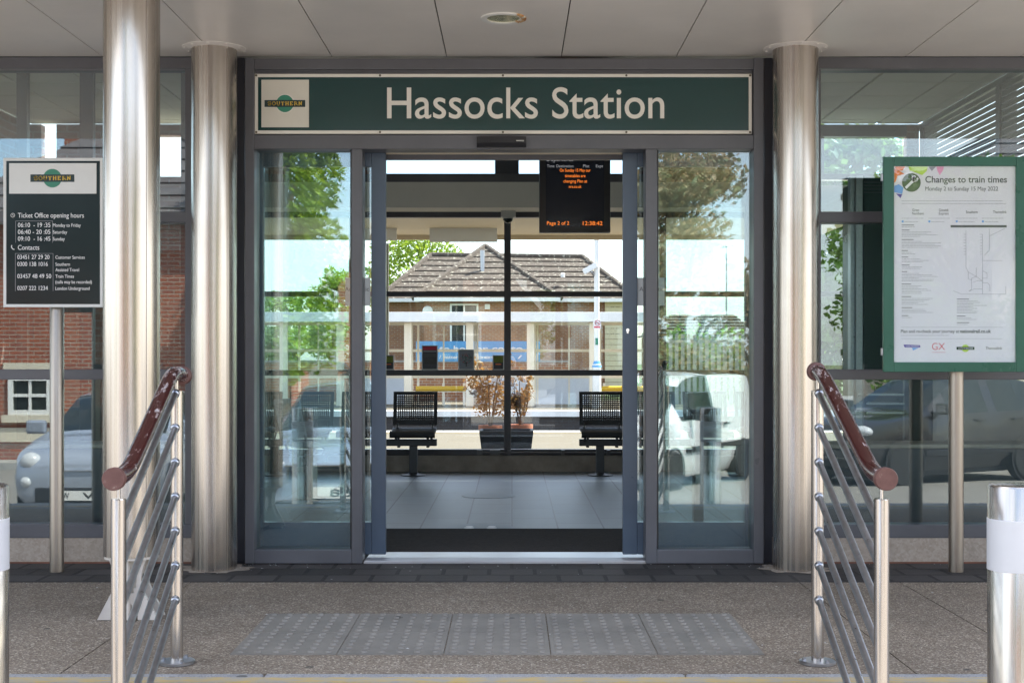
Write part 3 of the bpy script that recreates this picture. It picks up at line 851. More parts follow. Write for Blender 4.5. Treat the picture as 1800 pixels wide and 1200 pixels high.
# --- activation sensor on the transom
t = thing('door_sensor', 'black curved motion sensor box on the transom under the name board', 'sensor', (PX(881, -.09), -.07, PZ(258, -.09)))
P = MB()
n_ = 18
ring = []
for i in range(n_ + 1):
    u = i / n_; x = PX(838, -.09) + u * (PX(925, -.09) - PX(838, -.09))
    dpt = 0.03 + 0.022 * math.sin(math.pi * min(1, max(0, u))) ** 0.5
    ring.append((x, dpt))
for (x0, d0), (x1, d1) in zip(ring, ring[1:]):
    zt, zm, zb = PZ(240.5, -.07), PZ(252, -.07), PZ(258.5, -.07)
    a0, a1 = -0.0455 - d0, -0.0455 - d1
    P.face([(x0,a0+.004,zt),(x1,a1+.004,zt),(x1,a1,zm),(x0,a0,zm)])
    P.face([(x0,a0,zm),(x1,a1,zm),(x1,a1+.016,zb),(x0,a0+.016,zb)])
    P.face([(x0,-.0455,zt),(x1,-.0455,zt),(x1,a1+.004,zt),(x0,a0+.004,zt)])
    P.face([(x0,-.0455,zb),(x1,-.0455,zb),(x1,a1+.016,zb),(x0,a0+.016,zb)])
for x, d in (ring[0], ring[-1]):
    P.face([(x,-.0455,PZ(240.5,-.07)),(x,-.0415-d,PZ(240.5,-.07)),(x,-.0455-d,PZ(252,-.07)),(x,-.0295-d,PZ(258.5,-.07)),(x,-.0455,PZ(258.5,-.07))])
P.build('housing', M['black'], t, smooth=35)
P = MB(); P.pbox(907.5, 921, 246.5, 248, -.103, -.08); P.build('nameplate', M['grey_plastic'], t)

# --- stainless columns
def column(px0, px1, Y, label, foot=None, flange=True):
    x0, x1 = PX(px0, Y), PX(px1, Y); c, r = (x0 + x1)/2, (x1 - x0)/2
    t = thing('steel_column', label, 'column', (c, Y, 0), group='stainless steel columns under the canopy')
    zb = foot if foot else 0.006
    P = MB(); P.lathe((c, Y, 0), [(r - .01, zb), (r, zb), (r, zb + .02), (r, ZS - .002)], 64)
    P.build('shaft', M['steel'], t, smooth=40)
    P = MB(); P.box(c + r*.72, c + r*.72 + .0015, Y - r*.70 - .001, Y - r*.70 + .0005, zb + .05, ZS - .02); P.build('weld_seam', M['steel_pole'], t)
    if flange:
        P = MB(); P.lathe((c, Y, ZS), [(r + .002, -.009), (r + .010, -.005), (r + .047, -.004), (r + .049, -.003), (r + .049, -.0005), (r + .002, -.0005)], 64)
        for k in range(10):
            a = 2*math.pi*(k + .5)/10
            P.lathe((c + (r+.034)*math.cos(a), Y + (r+.034)*math.sin(a), ZS - .005), [(.006, -.003), (.006, .003)], 8)
        P.build('flange', M['soffit'], t, smooth=30)
    return t, c, r
def mortar(px0, px1):
    c_ = PX((px0 + px1)/2, -.2); rg = random.Random(px0)
    P = MB(); n_ = 40
    ring_ = [(.150 + .055*math.sin(i*.6 + px0)**2 + rg.uniform(0, .018)) for i in range(n_)]
    P.face([(c_ + r_*math.cos(2*math.pi*i/n_), -.2 + .82*r_*math.sin(2*math.pi*i/n_), .0052) for i, r_ in enumerate(ring_)])
    return tag(P.build('mortar_patch', M['concrete'], recalc=False), kind='structure')
mortar(337, 416); mortar(1359, 1438)
column(337, 416, -0.20, 'floor-standing column at the left door jamb with a white ceiling flange')
column(1359, 1438, -0.20, 'floor-standing column at the right door jamb with a white ceiling flange')
Yc = -1.55
t, c, r = column(183, 280, Yc, 'thick front column behind the left handrail raised on a splayed steel foot', PZ(974, Yc), False)
zf = PZ(974, Yc)
P = MB()
for sgn in (-1, 1):                        # two profiled plates with waisted sides and an oval cut-out: left, right halves and bridges
    yy = Yc + sgn * 0.055
    prof = []
    for k in range(13):
        u = k / 12
        wv = .088 - .030 * math.sin(math.pi * min(1, u*1.35)) if u < .55 else .088 - .030*math.sin(math.pi*.7425) + (u-.55)/.45*.064
        prof.append((wv, zf * (1 - u) + .004))
    for (w0, z0), (w1, z1) in zip(prof, prof[1:]):
        u = 1 - (z0 + z1)/2/zf
        hole = .040 * math.sqrt(max(0, 1 - ((u - .38)/.20)**2)) if abs(u - .38) < .20 else (max(0, (u - .66)) * .155)
        for s in (-1, 1):
            h = max(hole, 0.0)
            pts = [(c + s*h, z0), (c + s*w0, z0), (c + s*w1, z1), (c + s*h, z1)]
            P.prism(pts if s > 0 else pts[::-1], yy - .011, yy + .011)
P.lathe((c, Yc, zf - .012), [(r*.96, 0), (r*.96, .014)], 48)
P.build('foot', M['cast_steel'], t)
P = MB(); P.obox((c, Yc, zf*.5), (.014, 0, 0), (0, .10, 0), (0, 0, zf*.5 - .01)); P.build('stiffener', M['cast_steel'], t)

# --- downlight in the soffit
t = thing('ceiling_light', 'round recessed downlight with rust on its white rim in the canopy soffit', 'light', (PX(885, -.84), -.84, ZS))
lx = PX(885, -.84)
P = MB(); P.lathe((0, 0, 0), [(.082, .006), (.080, -.004), (.098, -.010), (.111, -.006), (.1115, .001)], 56)
P.build('rim', M['rust_ring'], t, smooth=40, local=True)
P = MB(); P.lathe((0, 0, 0), [(.081, -.001), (.06, .004), (.03, .007), (.0, .008)], 40); 
M['reflector'] = metal('faceted_reflector', (0.74, 0.72, 0.52), 0.22, (22, 22, 22), 0, 0.15)
P.build('lens', M['reflector'], t, smooth=40, local=True)

# --- ticket office board on its pole
Yp = -0.30
t = thing('information_sign', 'dark slate sign of ticket office opening hours on a steel pole', 'sign', (PX(100, Yp), Yp, 0))
P = MB(); P.lathe((PX(100, Yp), Yp, 0), [(.0365, .004), (.036, PZ(285, Yp)), (.03, PZ(282, Yp))], 28); P.build('pole', M['steel_pole'], t, smooth=40)
ys = Yp - .062
P = MB().pbox(5.5, 180.5, 277.5, 540, ys, ys + .024); P.build('frame', M['offwhite'], t, bevel=.003)
P = MB().pbox(11, 175.5, 283, 534.5, ys - .0015, ys - .0002); P.build('panel', M['sign_slate'], t)
P = MB().pbox(16, 169.5, 287, 340.5, ys - .0028, ys - .0016); lp = P.build('logo_panel', M['offwhite'], t)
P = MB(); southern(P, PX(92.5, ys), PZ(313.5, ys), 77*(7.04/F), 13*(7.04/F), 16.3*(7.04/F), ys - .0030, M['logo_green'], M['logo_dark'], M['logo_yellow'])
o = P.build('logo', None, t); o.parent = lp
yt = ys - .0018
P = MB().use(M['white_letter'])
def row(s, x0, x1, base, cap): P.text(s, PX(x0, yt), PX(x1, yt), PZ(base, yt), cap * (yt - CY)/F, yt, 0.0, .0006)
row('Ticket Office opening hours', 31.5, 147.5, 382.6, 8.2)
for s, z in (('06:10  - 19 :35', 399.3), ('06:40 - 20 :05', 411.3), ('09:10  - 16 :45', 423.3)): row(s, 31.5, 88.5, z, 7.6)
for s, z, x1 in (('Monday to Friday', 398.8, 142), ('Saturday', 410.8, 118), ('Sunday', 422.8, 114)): row(s, 93, x1, z, 5.9)
row('Contacts', 31.5, 69, 439, 8.2)
for s, z, x1 in (('03451 27 29 20', 455.3, 87), ('0300 138 1016', 467.6, 84), ('03457 48 49 50', 488.8, 90), ('0207 222 1234', 509.8, 84)): row(s, 30.5, x1, z, 7.2)
for s, z, x1 in (('Customer Services', 455, 149), ('Southern', 467.2, 123), ('Assisted Travel', 477, 139), ('Train Times', 488.4, 130), ('(calls may be recorded)', 498.3, 161.5), ('London Underground', 509.6, 157.5)): row(s, 97.5, x1, z, 5.7)
k_ = (yt - CY)/F
cxx, czz = PX(22.5, yt), PZ(378.5, yt)
pts = [(cxx + 3.4*k_*math.cos(a*math.pi/10), czz + 3.4*k_*math.sin(a*math.pi/10)) for a in range(21)]
P.strip(pts, .8*k_, yt - .0006, yt); P.strip([(cxx, czz + 2.2*k_), (cxx, czz), (cxx + 1.6*k_, czz - .9*k_)], .8*k_, yt - .0006, yt)
P.strip([(PX(20.6, yt), PZ(431.3, yt)), (PX(20.2, yt), PZ(434.4, yt)), (PX(22.3, yt), PZ(437.6, yt)), (PX(25, yt), PZ(438.6, yt))], 1.5*k_, yt - .0006, yt)
P.build('lettering', None, t)
P = MB()
for (x0, x1, y0, y1) in ((27.5, 92.5, 388.5, 426.5), (27, 93.3, 445.5, 511.5)):
    P.strip([(PX(x0, yt), PZ(y1, yt)), (PX(x0, yt), PZ(y0, yt)), (PX(x1, yt), PZ(y0, yt)), (PX(x1, yt), PZ(y1, yt))], .55*k_, yt - .0003, yt)
P.build('patch_edge', M['ink_light'], t)
for pz in (308, 390, 455, 505):
    P = MB(); P.lathe((PX(180.4, ys), ys + .012, PZ(pz, ys)), [(.004, 0), (.004, .003)], 8, 'X'); P.build('screw', M['ink'], t)

# --- timetable poster case on its pole
t = thing('poster_case', 'green poster case of train time changes on a steel pole', 'sign', (PX(1680.5, Yp), Yp, 0))
P = MB(); P.lathe((PX(1680.5, Yp), Yp, 0), [(.0385, .004), (.038, PZ(300, Yp))], 28); P.build('pole', M['steel_pole'], t, smooth=40)
ys = Yp - .085
P = MB()
X0, X1, Z0, Z1 = 1553, 1806.5, 275.5, 653.5
P.pbox(X0 + .5, X1 - .5, Z0 + .5, Z1 - .5, ys + .018, ys + .045)
P.pbox(X0, 1571.5, Z0, Z1, ys, ys + .0178); P.pbox(1786.5, X1, Z0, Z1, ys, ys + .0178)
P.pbox(1571.6, 1786.4, Z0, 292, ys + .0006, ys + .0178); P.pbox(1571.6, 1786.4, 636.5, Z1, ys + .0006, ys + .0178)
case = P.build('case', M['case_green'], t, bevel=.0025)
for pz in (312, 618):
    P = MB(); P.pbox(1549, 1552.8, pz - 6.5, pz + 6.5, ys + .003, ys + .02); P.build('hinge', M['steel_bar'], t, bevel=.003)
yb = ys + .0130
P = MB().pbox(1571.7, 1786.3, 292.1, 636.4, yb, ys + .0176); P.build('poster', M['paper'], t)
yt = yb - .0004; k_ = (yt - CY)/F
P = MB()
def gem(mn, pts): P.use(M[mn]).prism([(PX(x, yt), PZ(y, yt)) for x, y in pts][::-1], yt - .0004, yt)
gem('orange_ink', [(1572, 293), (1591, 293), (1586, 300), (1578, 301)]); gem('orange_ink', [(1572, 296), (1583, 302), (1590, 306), (1578, 309), (1573.5, 321), (1572, 321)])
gem('lime_ink', [(1597, 293), (1631, 293), (1629, 301), (1621, 308), (1611, 304), (1599, 300)])
gem('ink_light', [(1632, 293), (1645, 293), (1638, 301)]); gem('pink_ink', [(1646, 293), (1659, 293), (1658, 299), (1652, 308), (1648, 301)])
gem('blue_ink', [(1572, 327), (1580, 324), (1588, 330), (1586, 341), (1572, 338)]); gem('purple_ink', [(1575, 340.5), (1586, 341.5), (1583, 348.5)])
P.use(M['badge']).disc(PX(1602, yt), PZ(321, yt), 16.3*k_, yt - .0009, yt - .0005)
P.use(M['white_letter']).strip([(PX(1592.5, yt), PZ(330, yt)), (PX(1606.5, yt), PZ(316.5, yt))], 4.6*k_, yt - .0014, yt - .001)
P.strip([(PX(1604, yt), PZ(313, yt)), (PX(1606.5, yt), PZ(311, yt))], 4*k_, yt - .0014, yt - .001)
P.strip([(PX(1605, yt), PZ(318, yt)), (PX(1605, yt), PZ(313.5, yt)), (PX(1608.5, yt), PZ(310, yt))], 3.2*k_, yt - .0014, yt - .001)
P.strip([(PX(1606, yt), PZ(318.5, yt)), (PX(1611, yt), PZ(317.5, yt)), (PX(1613, yt), PZ(313.5, yt))], 3.2*k_, yt - .0014, yt - .001)
P.use(M['ink'])
def row(s, x0, x1, base, cap, b_=0.0): P.text(s, PX(x0, yt), PX(x1, yt), PZ(base, yt), cap * k_, yt, b_, .0004)
row('Changes to train times', 1626.5, 1770, 321, 11, 0.014)
row('Monday 2 to Sunday 15 May 2022', 1626.5, 1754.5, 335.3, 7.2, 0.0)
row('Great', 1603.5, 1616, 371.5, 4.6); row('Northern', 1603.5, 1623.5, 377.5, 4.6)
row('Gatwick', 1650.5, 1667.5, 371.5, 4.6); row('Express', 1650.5, 1667.5, 377.5, 4.6)
row('Southern', 1698, 1718.5, 375, 4.6); row('Thameslink', 1745.5, 1769.5, 375, 4.6)
row('Plan and re-check your journey at ', 1583.5, 1686, 584.8, 5.6, 0.004); row('nationalrail.co.uk', 1687.5, 1742, 584.8, 5.6, 0.022)
row('Thameslink', 1732.5, 1761.5, 614, 4.6, 0.0)
P.pbox(1671, 1769.5, 395.8, 399.8, yt - .0004, yt)
# body copy too small to read: short grey rules of uneven length
rr = random.Random(3)
P.use(M['ink_light'])
def copy(x, y, n_, wmin, wmax, head=True, dy=2.62):
    if head: P.use(M['ink']).pbox(x, x + rr.uniform(9, 22), y - .9, y + .2, yt - .0003, yt); y += 3.2; P.use(M['ink_light'])
    for i in range(n_):
        w = rr.uniform(wmin, wmax); q = x
        while q < x + w:
            e = min(x + w, q + rr.uniform(2, 6.5)); P.pbox(q, e, y - .62, y + .1, yt - .0003, yt); q = e + .9
        y += dy
    return y
copy(1585, 353.6, 2, 176, 184, False, 4.6)
for x in (1585, 1632, 1680, 1726): copy(x, 384, 1, 36, 40, False); copy(x + 5, 390, 1, 20, 31, False)
P.use(M['blue_ink'])
for x in (1585, 1632, 1680, 1726): P.pbox(x, x + 3.5, 387.5, 391, yt - .0004, yt)
y = 396
for n_, wm in ((1, 43), (4, 68), (5, 72), (2, 40), (3, 55), (2, 38), (6, 66), (6, 62), (5, 56), (3, 66), (1, 32), (2, 40), (4, 26), (5, 48)):
    y = copy(1585, y, n_, wm*.4, wm) + 3.0
    if y > 562: break
y = 526
for n_, wm in ((9, 58), (2, 50), (1, 36)): y = copy(1682, y, n_, wm*.4, wm) + 3
copy(1583.5, 589.6, 1, 84, 86, False)
P.pbox(1583.5, 1762, 574.9, 575.3, yt - .0003, yt); P.pbox(1583.5, 1762, 594.9, 595.3, yt - .0003, yt)
# the route diagram
for pts in ([(1698,405),(1698,470),(1702,478),(1716,486),(1716,470)], [(1727,412),(1727,517),(1768,517),(1768,503)], [(1739,402),(1739,440),(1731,448)], [(1739,415),(1766,402)],
            [(1716,486),(1708,489),(1708,508),(1703,512)], [(1716,486),(1727,494)], [(1727,497),(1736,497),(1740,502),(1740,512)], [(1703,512),(1712,508),(1727,508)], [(1727,517),(1690,517),(1676,511)],
            [(1702,478),(1702,490),(1708,492)], [(1727,489),(1735,489),(1735,480),(1727,476)], [(1762,458),(1727,458)], [(1711,496),(1720,493),(1727,494)]):
    P.strip([(PX(a, yt), PZ(b_, yt)) for a, b_ in pts], .55*k_, yt - .0003, yt)
for yv in range(412, 452, 5):
    for xv in (1698, 1727): P.pbox(xv - 4, xv - .4, yv - .3, yv + .3, yt - .0003, yt)
# operators' marks along the foot
gem('purple_ink', [(1588, 605.5), (1617, 606.5), (1618, 610.5), (1590.5, 610.5)]); gem('blue_ink', [(1603, 611), (1615, 611.2), (1605, 615.8)])
P.use(M['white_letter']); P.text('Great Northern', PX(1592, yt), PX(1615, yt), PZ(609.4, yt), 2.2*k_, yt - .0005, .01, .0003)
P.use(M['red_ink']); P.text('G', PX(1638.5, yt), PX(1648, yt), PZ(614.8, yt), 12.2*k_, yt, -.012, .0004); P.text('X', PX(1649.5, yt), PX(1661, yt), PZ(614.8, yt), 12.2*k_, yt, -.012, .0004)
P.pbox(1638, 1662, 618.8, 619.3, yt - .0003, yt)
southern(P, PX(1697, yt), PZ(612, yt), 31*k_, 5*k_, 6.6*k_, yt, M['lime_ink'], M['sign_green'], M['white_letter'])
P.build('print', None, t)
P = MB().pbox(1571.6, 1786.4, 292.05, 636.4, ys + .005, ys + .008); P.build('glazing', M['glass_thin'], t)

# flakes of paint and grit gathered along the foot of the doors
P = MB(); rg = random.Random(17)
for i in range(150):
    gx = rg.choice([rg.gauss(-1.42, .10), rg.gauss(1.38, .10), rg.uniform(-1.5, 1.5), rg.uniform(-3, 3), rg.uniform(-3, 3)]); gy = -.055 - abs(rg.gauss(0, .16)) if i < 95 else rg.uniform(-2.5, -.6)
    a_ = rg.uniform(0, 6.283); s_ = rg.uniform(.0025, .0085)
    zz_ = .0075 if gy > -.62 else .0055
    P.mesh([(gx + s_*math.cos(a_), gy + s_*math.sin(a_), zz_), (gx - s_*.6*math.sin(a_), gy + s_*.6*math.cos(a_), zz_ + .002), (gx - s_*math.cos(a_), gy - s_*math.sin(a_), zz_), (gx + s_*.5*math.sin(a_), gy - s_*.5*math.cos(a_), zz_ + .001)], [(0,1,2,3)])
tag(P.build('grit', M['offwhite'], recalc=False), kind='stuff')

# --- handrails
def handrail(sx, label):
    """sx: +1 right, -1 left; the rail runs down the steps towards the street"""
    if sx < 0: xb, xf, dx = PX(311, -2.42), PX(208.5, -3.34), 1
    else: xb, xf, dx = PX(1437, -2.42), PX(1549.5, -3.34), -1
    t = thing('handrail', label, 'handrail', (xb, -2.42, 0), group='stepped handrails')
    zb, zf = PZ(686, -2.42), PZ(876, -3.34)
    for (x, y, z0, z1) in ((xb, -2.42, .004, zb), (xf, -3.34, -.318, zf)):
        P = MB(); P.lathe((x, y, 0), [(.0228, z0), (.0228, z1 - .002), (.021, z1), (0, z1)], 28)
        post = P.build('post', M['steel_rail'], t, smooth=40)
        P = MB(); P.lathe((x, y, z0), [(.066, -.002), (.066, .006), (.062, .009), (.024, .009)], 36)
        for k in range(3):
            a = 2*math.pi*k/3 + 1.1; P.lathe((x + .05*math.cos(a), y + .05*math.sin(a), z0 + .009), [(.008, 0), (.008, .008), (.004, .011)], 8)
        o = P.build('base_plate', M['steel_bar'], t, smooth=30); o.parent = post
    for k in range(7):
        z0 = PZ(691 + 60.4*k, -2.44); z1 = PZ(921, -3.32) - .128*k
        a = Vector((xb, -2.4435, z0)); b_ = Vector((xf, -3.318, z1))
        P = MB(); d = (b_ - a).normalized()
        P.tube([a, b_], .0118, 14)
        bar = P.build('bar', M['steel_bar'], t, smooth=40)
        P = MB(); P.tube([a - d*.004, a + d*.010, a + d*.014], [.0165, .0165, .0125], 14)
        P.build('weld_collar', M['steel_bar'], bar, smooth=40)
    # maroon rail with level ends
    zt, zl = 1.082, .770
    path = [(xb, -2.30, zt), (xb, -2.42, zt + .002), (xb, -2.47, zt - .002)]
    path = []
    ctrl = [Vector((xb, -2.335 if sx < 0 else -2.40, zt - (.020 if sx < 0 else .004))), Vector((xb, -2.47, zt)), Vector((xf, -3.25, zl)), Vector((xf, -3.385, zl - .002))]
    def corner(p, a, b_, rad):
        u = (a - p).normalized() * rad; v = (b_ - p).normalized() * rad
        return [(p + u) * (1-s)**2 + p * 2*s*(1-s) + (p + v) * s*s for s in [i/8 for i in range(9)]]
    path = [ctrl[0]] + corner(ctrl[1], ctrl[0], ctrl[2], .10) 
    c1 = corner(ctrl[2], ctrl[1], ctrl[3], .10)
    st = path[-1]
    path += [st.lerp(c1[0], i/12) for i in range(1, 12)] + c1 + [ctrl[3]]
    P = MB(); P.tube(path, .0262, 24, caps=False)
    P.build('rail', M['maroon'], t, smooth=50)
    for e, dy in ((ctrl[0], 1), (ctrl[3], -1)):
        P = MB(); P.lathe(e, [(.0, -.020*dy), (.0262, -.020*dy), (.033, -.016*dy), (.0345, -.010*dy), (.0345, .010*dy), (.0325, .014*dy), (0, .014*dy)][::1], 30, 'Y')
        P.build('end_cap', M['maroon_end'], t, smooth=40)
    for (x, y, z0, z1) in ((xb, -2.42, zb - .005, zt - .02), (xf, -3.34, zf - .005, zl - .01)):
        P = MB(); P.tube([(x, y, z0), (x, y, z1)], .0055, 10); P.build('stem', M['steel_rail'], t, smooth=40)
    return t
handrail(-1, 'maroon topped handrail with badly chipped paint on the left of the steps')
handrail(1, 'maroon topped handrail with finely flaked paint on the right of the steps')

# --- bollards on the street side of the steps
def bollard(x, y, label):
    zg = road_z(y) - .02
    t = thing('bollard', label, 'bollard', (x, y, zg), group='stainless bollards at the kerb')
    zt = .735; r = .083
    P = MB(); P.lathe((x, y, 0), [(r, zg), (r, zt - .010), (r - .004, zt - .003), (r - .012, zt), (0, zt + .001)], 64); P.build('tube', M['steel'], t, smooth=35)
    k = (y - r - CY) / F
    z1, z0 = CZ - (916 - HY)*k, CZ - (1008 - HY)*k
    P = MB(); P.lathe((x, y, 0), [(r + .0005, z0), (r + .0016, z0 + .001), (r + .0016, z1 - .001), (r + .0005, z1)], 64); P.build('reflective_band', M['bollard_band'], t, smooth=40)
M['bollard_band'] = paint('white_reflective_tape', (0.57, 0.57, 0.59), 0.4, 0.04, 3, 0)
bollard(PX(1738, -3.2) + .083, -3.2, 'thick steel bollard with a white band right of the right handrail')
bollard(PX(13, -3.2) - .083, -3.2, 'thick steel bollard with a white band left of the left handrail')

# ================================================================ things in the hall
t_mat = MB().box(PX(640, .5), PX(1140, .5), .37, 1.42, .002, .012)
for i in range(44): t_mat.box(PX(640, .5), PX(1140, .5), .385 + i*.0235, .395 + i*.0235, .0115, .0155)
tag(t_mat.build('door_mat', M['mat']), 'dark ribbed entrance mat just inside the open doors', 'mat')

M['floor_vinyl'] = paint('faded_blue_floor_vinyl', (0.17, 0.215, 0.26), 0.45, 0.15, 9, 0.0)
for fx, fy, lb in ((-.21, 1.56, 'faded round floor sticker with pale footprints just beyond the door mat'), (-.19, 3.64, 'faint plain round floor sticker further inside the hall')):
    t = thing('floor_sticker', lb, 'floor sticker', (fx, fy, 0), group='round floor stickers')
    P = MB(); P.lathe((fx, fy, 0), [(.22, .0012), (.22, .0022), (0, .0022)], 48); P.build('disc', M['floor_vinyl'], t)
    if fy < 2:
        for s in (-1, 1):
            P = MB(); P.lathe((fx + s*.075, fy - .02, 0), [(.034, .0024), (.034, .003), (0, .003)], 18); P.lathe((fx + s*.075, fy + .055, 0), [(.026, .0024), (.026, .003), (0, .003)], 18); P.build('footprint', M['offwhite'], t)
# departures screen hung from the ceiling
YD = 2.1
t = thing('departure_screen', 'black departures screen with orange text hanging inside the doorway', 'screen', (PX(1010.5, YD), YD, PZ(408.5, YD)))
P = MB(); P.pbox(948, 1073, 250, 408.5, YD, YD + .09); P.build('case', M['black'], t, bevel=.004)
P = MB(); P.pbox(959.5, 1062, 256, 399, YD - .002, YD - .0002); P.build('display', M['screen'], t)
P = MB(); P.tube([(PX(1010, YD), YD + .05, PZ(250, YD)), (PX(1010, YD), YD + .05, ZC)], .02, 12); P.build('hanger', M['seat_frame'], t)
P = MB(); k_ = (YD - CY)/F
P.use(M['led_grey'])
def row(s, x0, x1, base, cap, b_=.012): P.text(s, PX(x0, YD), PX(x1, YD), PZ(base, YD), cap*k_, YD - .0022, 0.0, .0006)
row('Departures', 961, 1007.5, 283.5, 9, .02); row('Time', 961.5, 974.5, 294.5, 5); row('Destination', 978, 1008, 294.5, 5); row('Plat', 1025, 1036, 294.5, 5); row('Expt', 1047.5, 1060, 294.5, 5)
P.build('heading_text', None, t)
P = MB().use(M['led'])
row('On Sunday 15 May our', 984, 1038, 302.2, 5.4, .02); row('timetables are', 993, 1029, 311.8, 5.4, .02); row('changing Plan at', 990.5, 1032, 321.2, 5.4, .02); row('nre.co.uk', 1000, 1022, 330.6, 5.0, .02)
pass
row('Page 2 of 2', 961.5, 1000.5, 395.3, 6, .02); row('12:38:42', 1024.5, 1059, 396, 6.8, .02)
P.build('screen_text', None, t)

# dome camera under the bulkhead
yq = 5.50
t = thing('dome_camera', 'grey dome security camera fixed under the bulkhead over the rear window', 'camera', (PX(893, yq), yq, PZ(370, yq)))
P = MB(); P.pbox(880.5, 906.5, 370, 381, yq - .06, yq + .06); P.lathe((PX(893, yq), yq, PZ(381, yq)), [(.060, 0), (.058, -.012), (.05, -.02)], 28); P.build('bracket', M['grey_plastic'], t, bevel=.004)
P = MB(); P.lathe((PX(893, yq), yq, PZ(384, yq)), [(.050, 0)] + [(.050*math.cos(a*math.pi/16), -.045*math.sin(a*math.pi/16)) for a in range(9)], 28); P.build('dome', M['car_glass'], t, smooth=60)

# leaflets and small posters standing on the rear transom
def leaflet(px0, px1, py0, label, colour, extra):
    y = YR - .045
    t = thing('leaflet_poster', label, 'poster', (PX((px0+px1)/2, y), y, rz(650.2)), group='posters standing on the rear window rail')
    P = MB().pbox(px0 - 1.5, px1 + 1.5, py0 - 1, 650.0, y, y + .004); P.build('holder', M['offwhite'], t)
    P = MB().pbox(px0, px1, py0, 648.5, y - .002, y - .0002); P.build('sheet', colour, t)
    P = MB(); extra(P, y - .003); P.build('print', None, t)
def ex1(P, y):
    P.use(M['red_ink']).pbox(743.5, 767.5, 609, 615, y, y + .0008); P.use(M['ink_light']).pbox(744, 767, 616, 618.5, y, y + .0008)
    P.use(M['ink']).pbox(745, 766, 621, 628, y, y + .0008); P.use(M['black']).pbox(746, 766.5, 631, 640, y, y + .0008)
def ex2(P, y):
    q = random.Random(5)
    for i in range(90):
        a = q.uniform(0, 6.283); r_ = 9.5*math.sqrt(q.random())
        P.use(M[q.choice(['black', 'logo_green', 'red_ink', 'ink', 'black'])]).disc(PX(819.5 + r_*math.cos(a), y), PZ(630 + r_*math.sin(a), y), .0042, y, y + .0008, 6)
    P.use(M['black']).pbox(818.6, 820.4, 636, 644, y - .0009, y - .0001)
def ex3(x0, x1):
    def f(P, y):
        P.use(M['lime_olive']).pbox(x0, x1, 626, 637, y, y + .0008); P.use(M['orange_ink']).pbox(x0 + 3, x1 - 3, 639, 641, y, y + .0008)
    return f
M['lime_olive'] = paint('olive_print', (0.16, 0.20, 0.03), 0.6, 0.3, 20, 0)
M['sheet_dark'] = paint('slate_sheet', (0.035, 0.04, 0.055), 0.4, 0.1, 6, 0)
M['sheet_grey'] = paint('grey_sheet', (0.24, 0.26, 0.30), 0.5, 0.05, 6, 0)
leaflet(743, 768, 608, 'tall dark notice with a red heading on the rear window rail', M['sheet_dark'], ex1)
leaflet(807, 832, 615, 'grey sheet with a tree of coloured dots on the rear window rail', M['sheet_grey'], ex2)
leaflet(867.5, 884.5, 625, 'small olive leaflet on the rear window rail beside the centre mullion', M['sheet_dark'], ex3(868, 884))
leaflet(676, 691, 625, 'small olive leaflet on the rear window rail at the left door edge', M['sheet_dark'], ex3(676.5, 690.5))

# beam seating
SW = .505
def make_bench(n, posts):
    t = thing('beam_bench', 'x', 'bench', (0, 0, 0))
    P = MB(); P.box(0, n*SW - .06, -.035, .035, .285, .350)
    for i in range(n):
        for q in (.08, .36): P.box(i*SW + q - .014, i*SW + q + .014, -.05, .05, .270, .283); P.lathe((i*SW + q, -.04, .36), [(.012, -.01), (.012, .01)], 8)
    P.build('beam', M['seat_frame'], t, local=True, bevel=.004)
    for x in posts:
        P = MB(); P.box(x - .038, x + .038, -.038, .038, .012, .284); P.lathe((x, 0, 0), [(.125, .002), (.123, .010), (.05, .02), (.045, .03)], 36); P.build('leg', M['seat_frame'], t, local=True, bevel=.003)
    for i in range(n):
        x0, x1 = i*SW + .01, i*SW + .44
        P = MB()                           # pan rolled over at the front
        prof = [(.13, .455), (.02, .430), (-.14, .430), (-.20, .440), (-.232, .428), (-.238, .405), (-.225, .385)]
        for (a, b_), (c, d) in zip(prof, prof[1:]):
            P.face([(x0, a, b_), (x1, a, b_), (x1, c, d), (x0, c, d)]); P.face([(x0, a, b_ - .012), (x0, c, d - .012), (x1, c, d - .012), (x1, a, b_ - .012)])
            for x in (x0, x1): P.face([(x, a, b_), (x, c, d), (x, c, d - .012), (x, a, b_ - .012)])
        P.build('seat', M['black_seat'], t, local=True, smooth=35)
        P = MB()                           # perforated back: frame and lattice
        yb_ = lambda z: .145 + (z - .46) * .22
        zA, zB = .475, .80
        def bar(xa, xb_, za, zb_): 
            ya, yc = yb_(za), yb_(zb_)
            P.mesh([(xa,ya,za),(xb_,ya,za),(xb_,ya+.008,za),(xa,ya+.008,za),(xa,yc,zb_),(xb_,yc,zb_),(xb_,yc+.008,zb_),(xa,yc+.008,zb_)], [(3,2,1,0),(4,5,6,7),(0,1,5,4),(1,2,6,5),(2,3,7,6),(3,0,4,7)])
        bar(x0, x0 + .035, zA, zB); bar(x1 - .035, x1, zA, zB); bar(x0 + .035, x1 - .035, zA, zA + .05); bar(x0 + .035, x1 - .035, zB - .03, zB)
        nx, nz_ = 20, 12
        wx, wz = (x1 - x0 - .07)/nx, (zB - zA - .08)/nz_
        for k in range(1, nx): bar(x0 + .035 + k*wx - .0058, x0 + .035 + k*wx + .0058, zA + .05, zB - .03)
        for k in range(1, nz_): bar(x0 + .035, x1 - .035, zA + .05 + k*wz - .0058, zA + .05 + k*wz + .0058)
        P.build('backrest', M['black_seat'], t, local=True)
        for x in (x0 + .045, x1 - .045):
            P = MB(); P.tube([(x, -.02, .34), (x, -.10, .37), (x, -.13, .415)], .010, 8); P.tube([(x, .02, .345), (x, .12, .40), (x, .150, .50)], .010, 8); P.build('seat_bracket', M['seat_frame'], t, local=True)
    return t
yb = 5.55
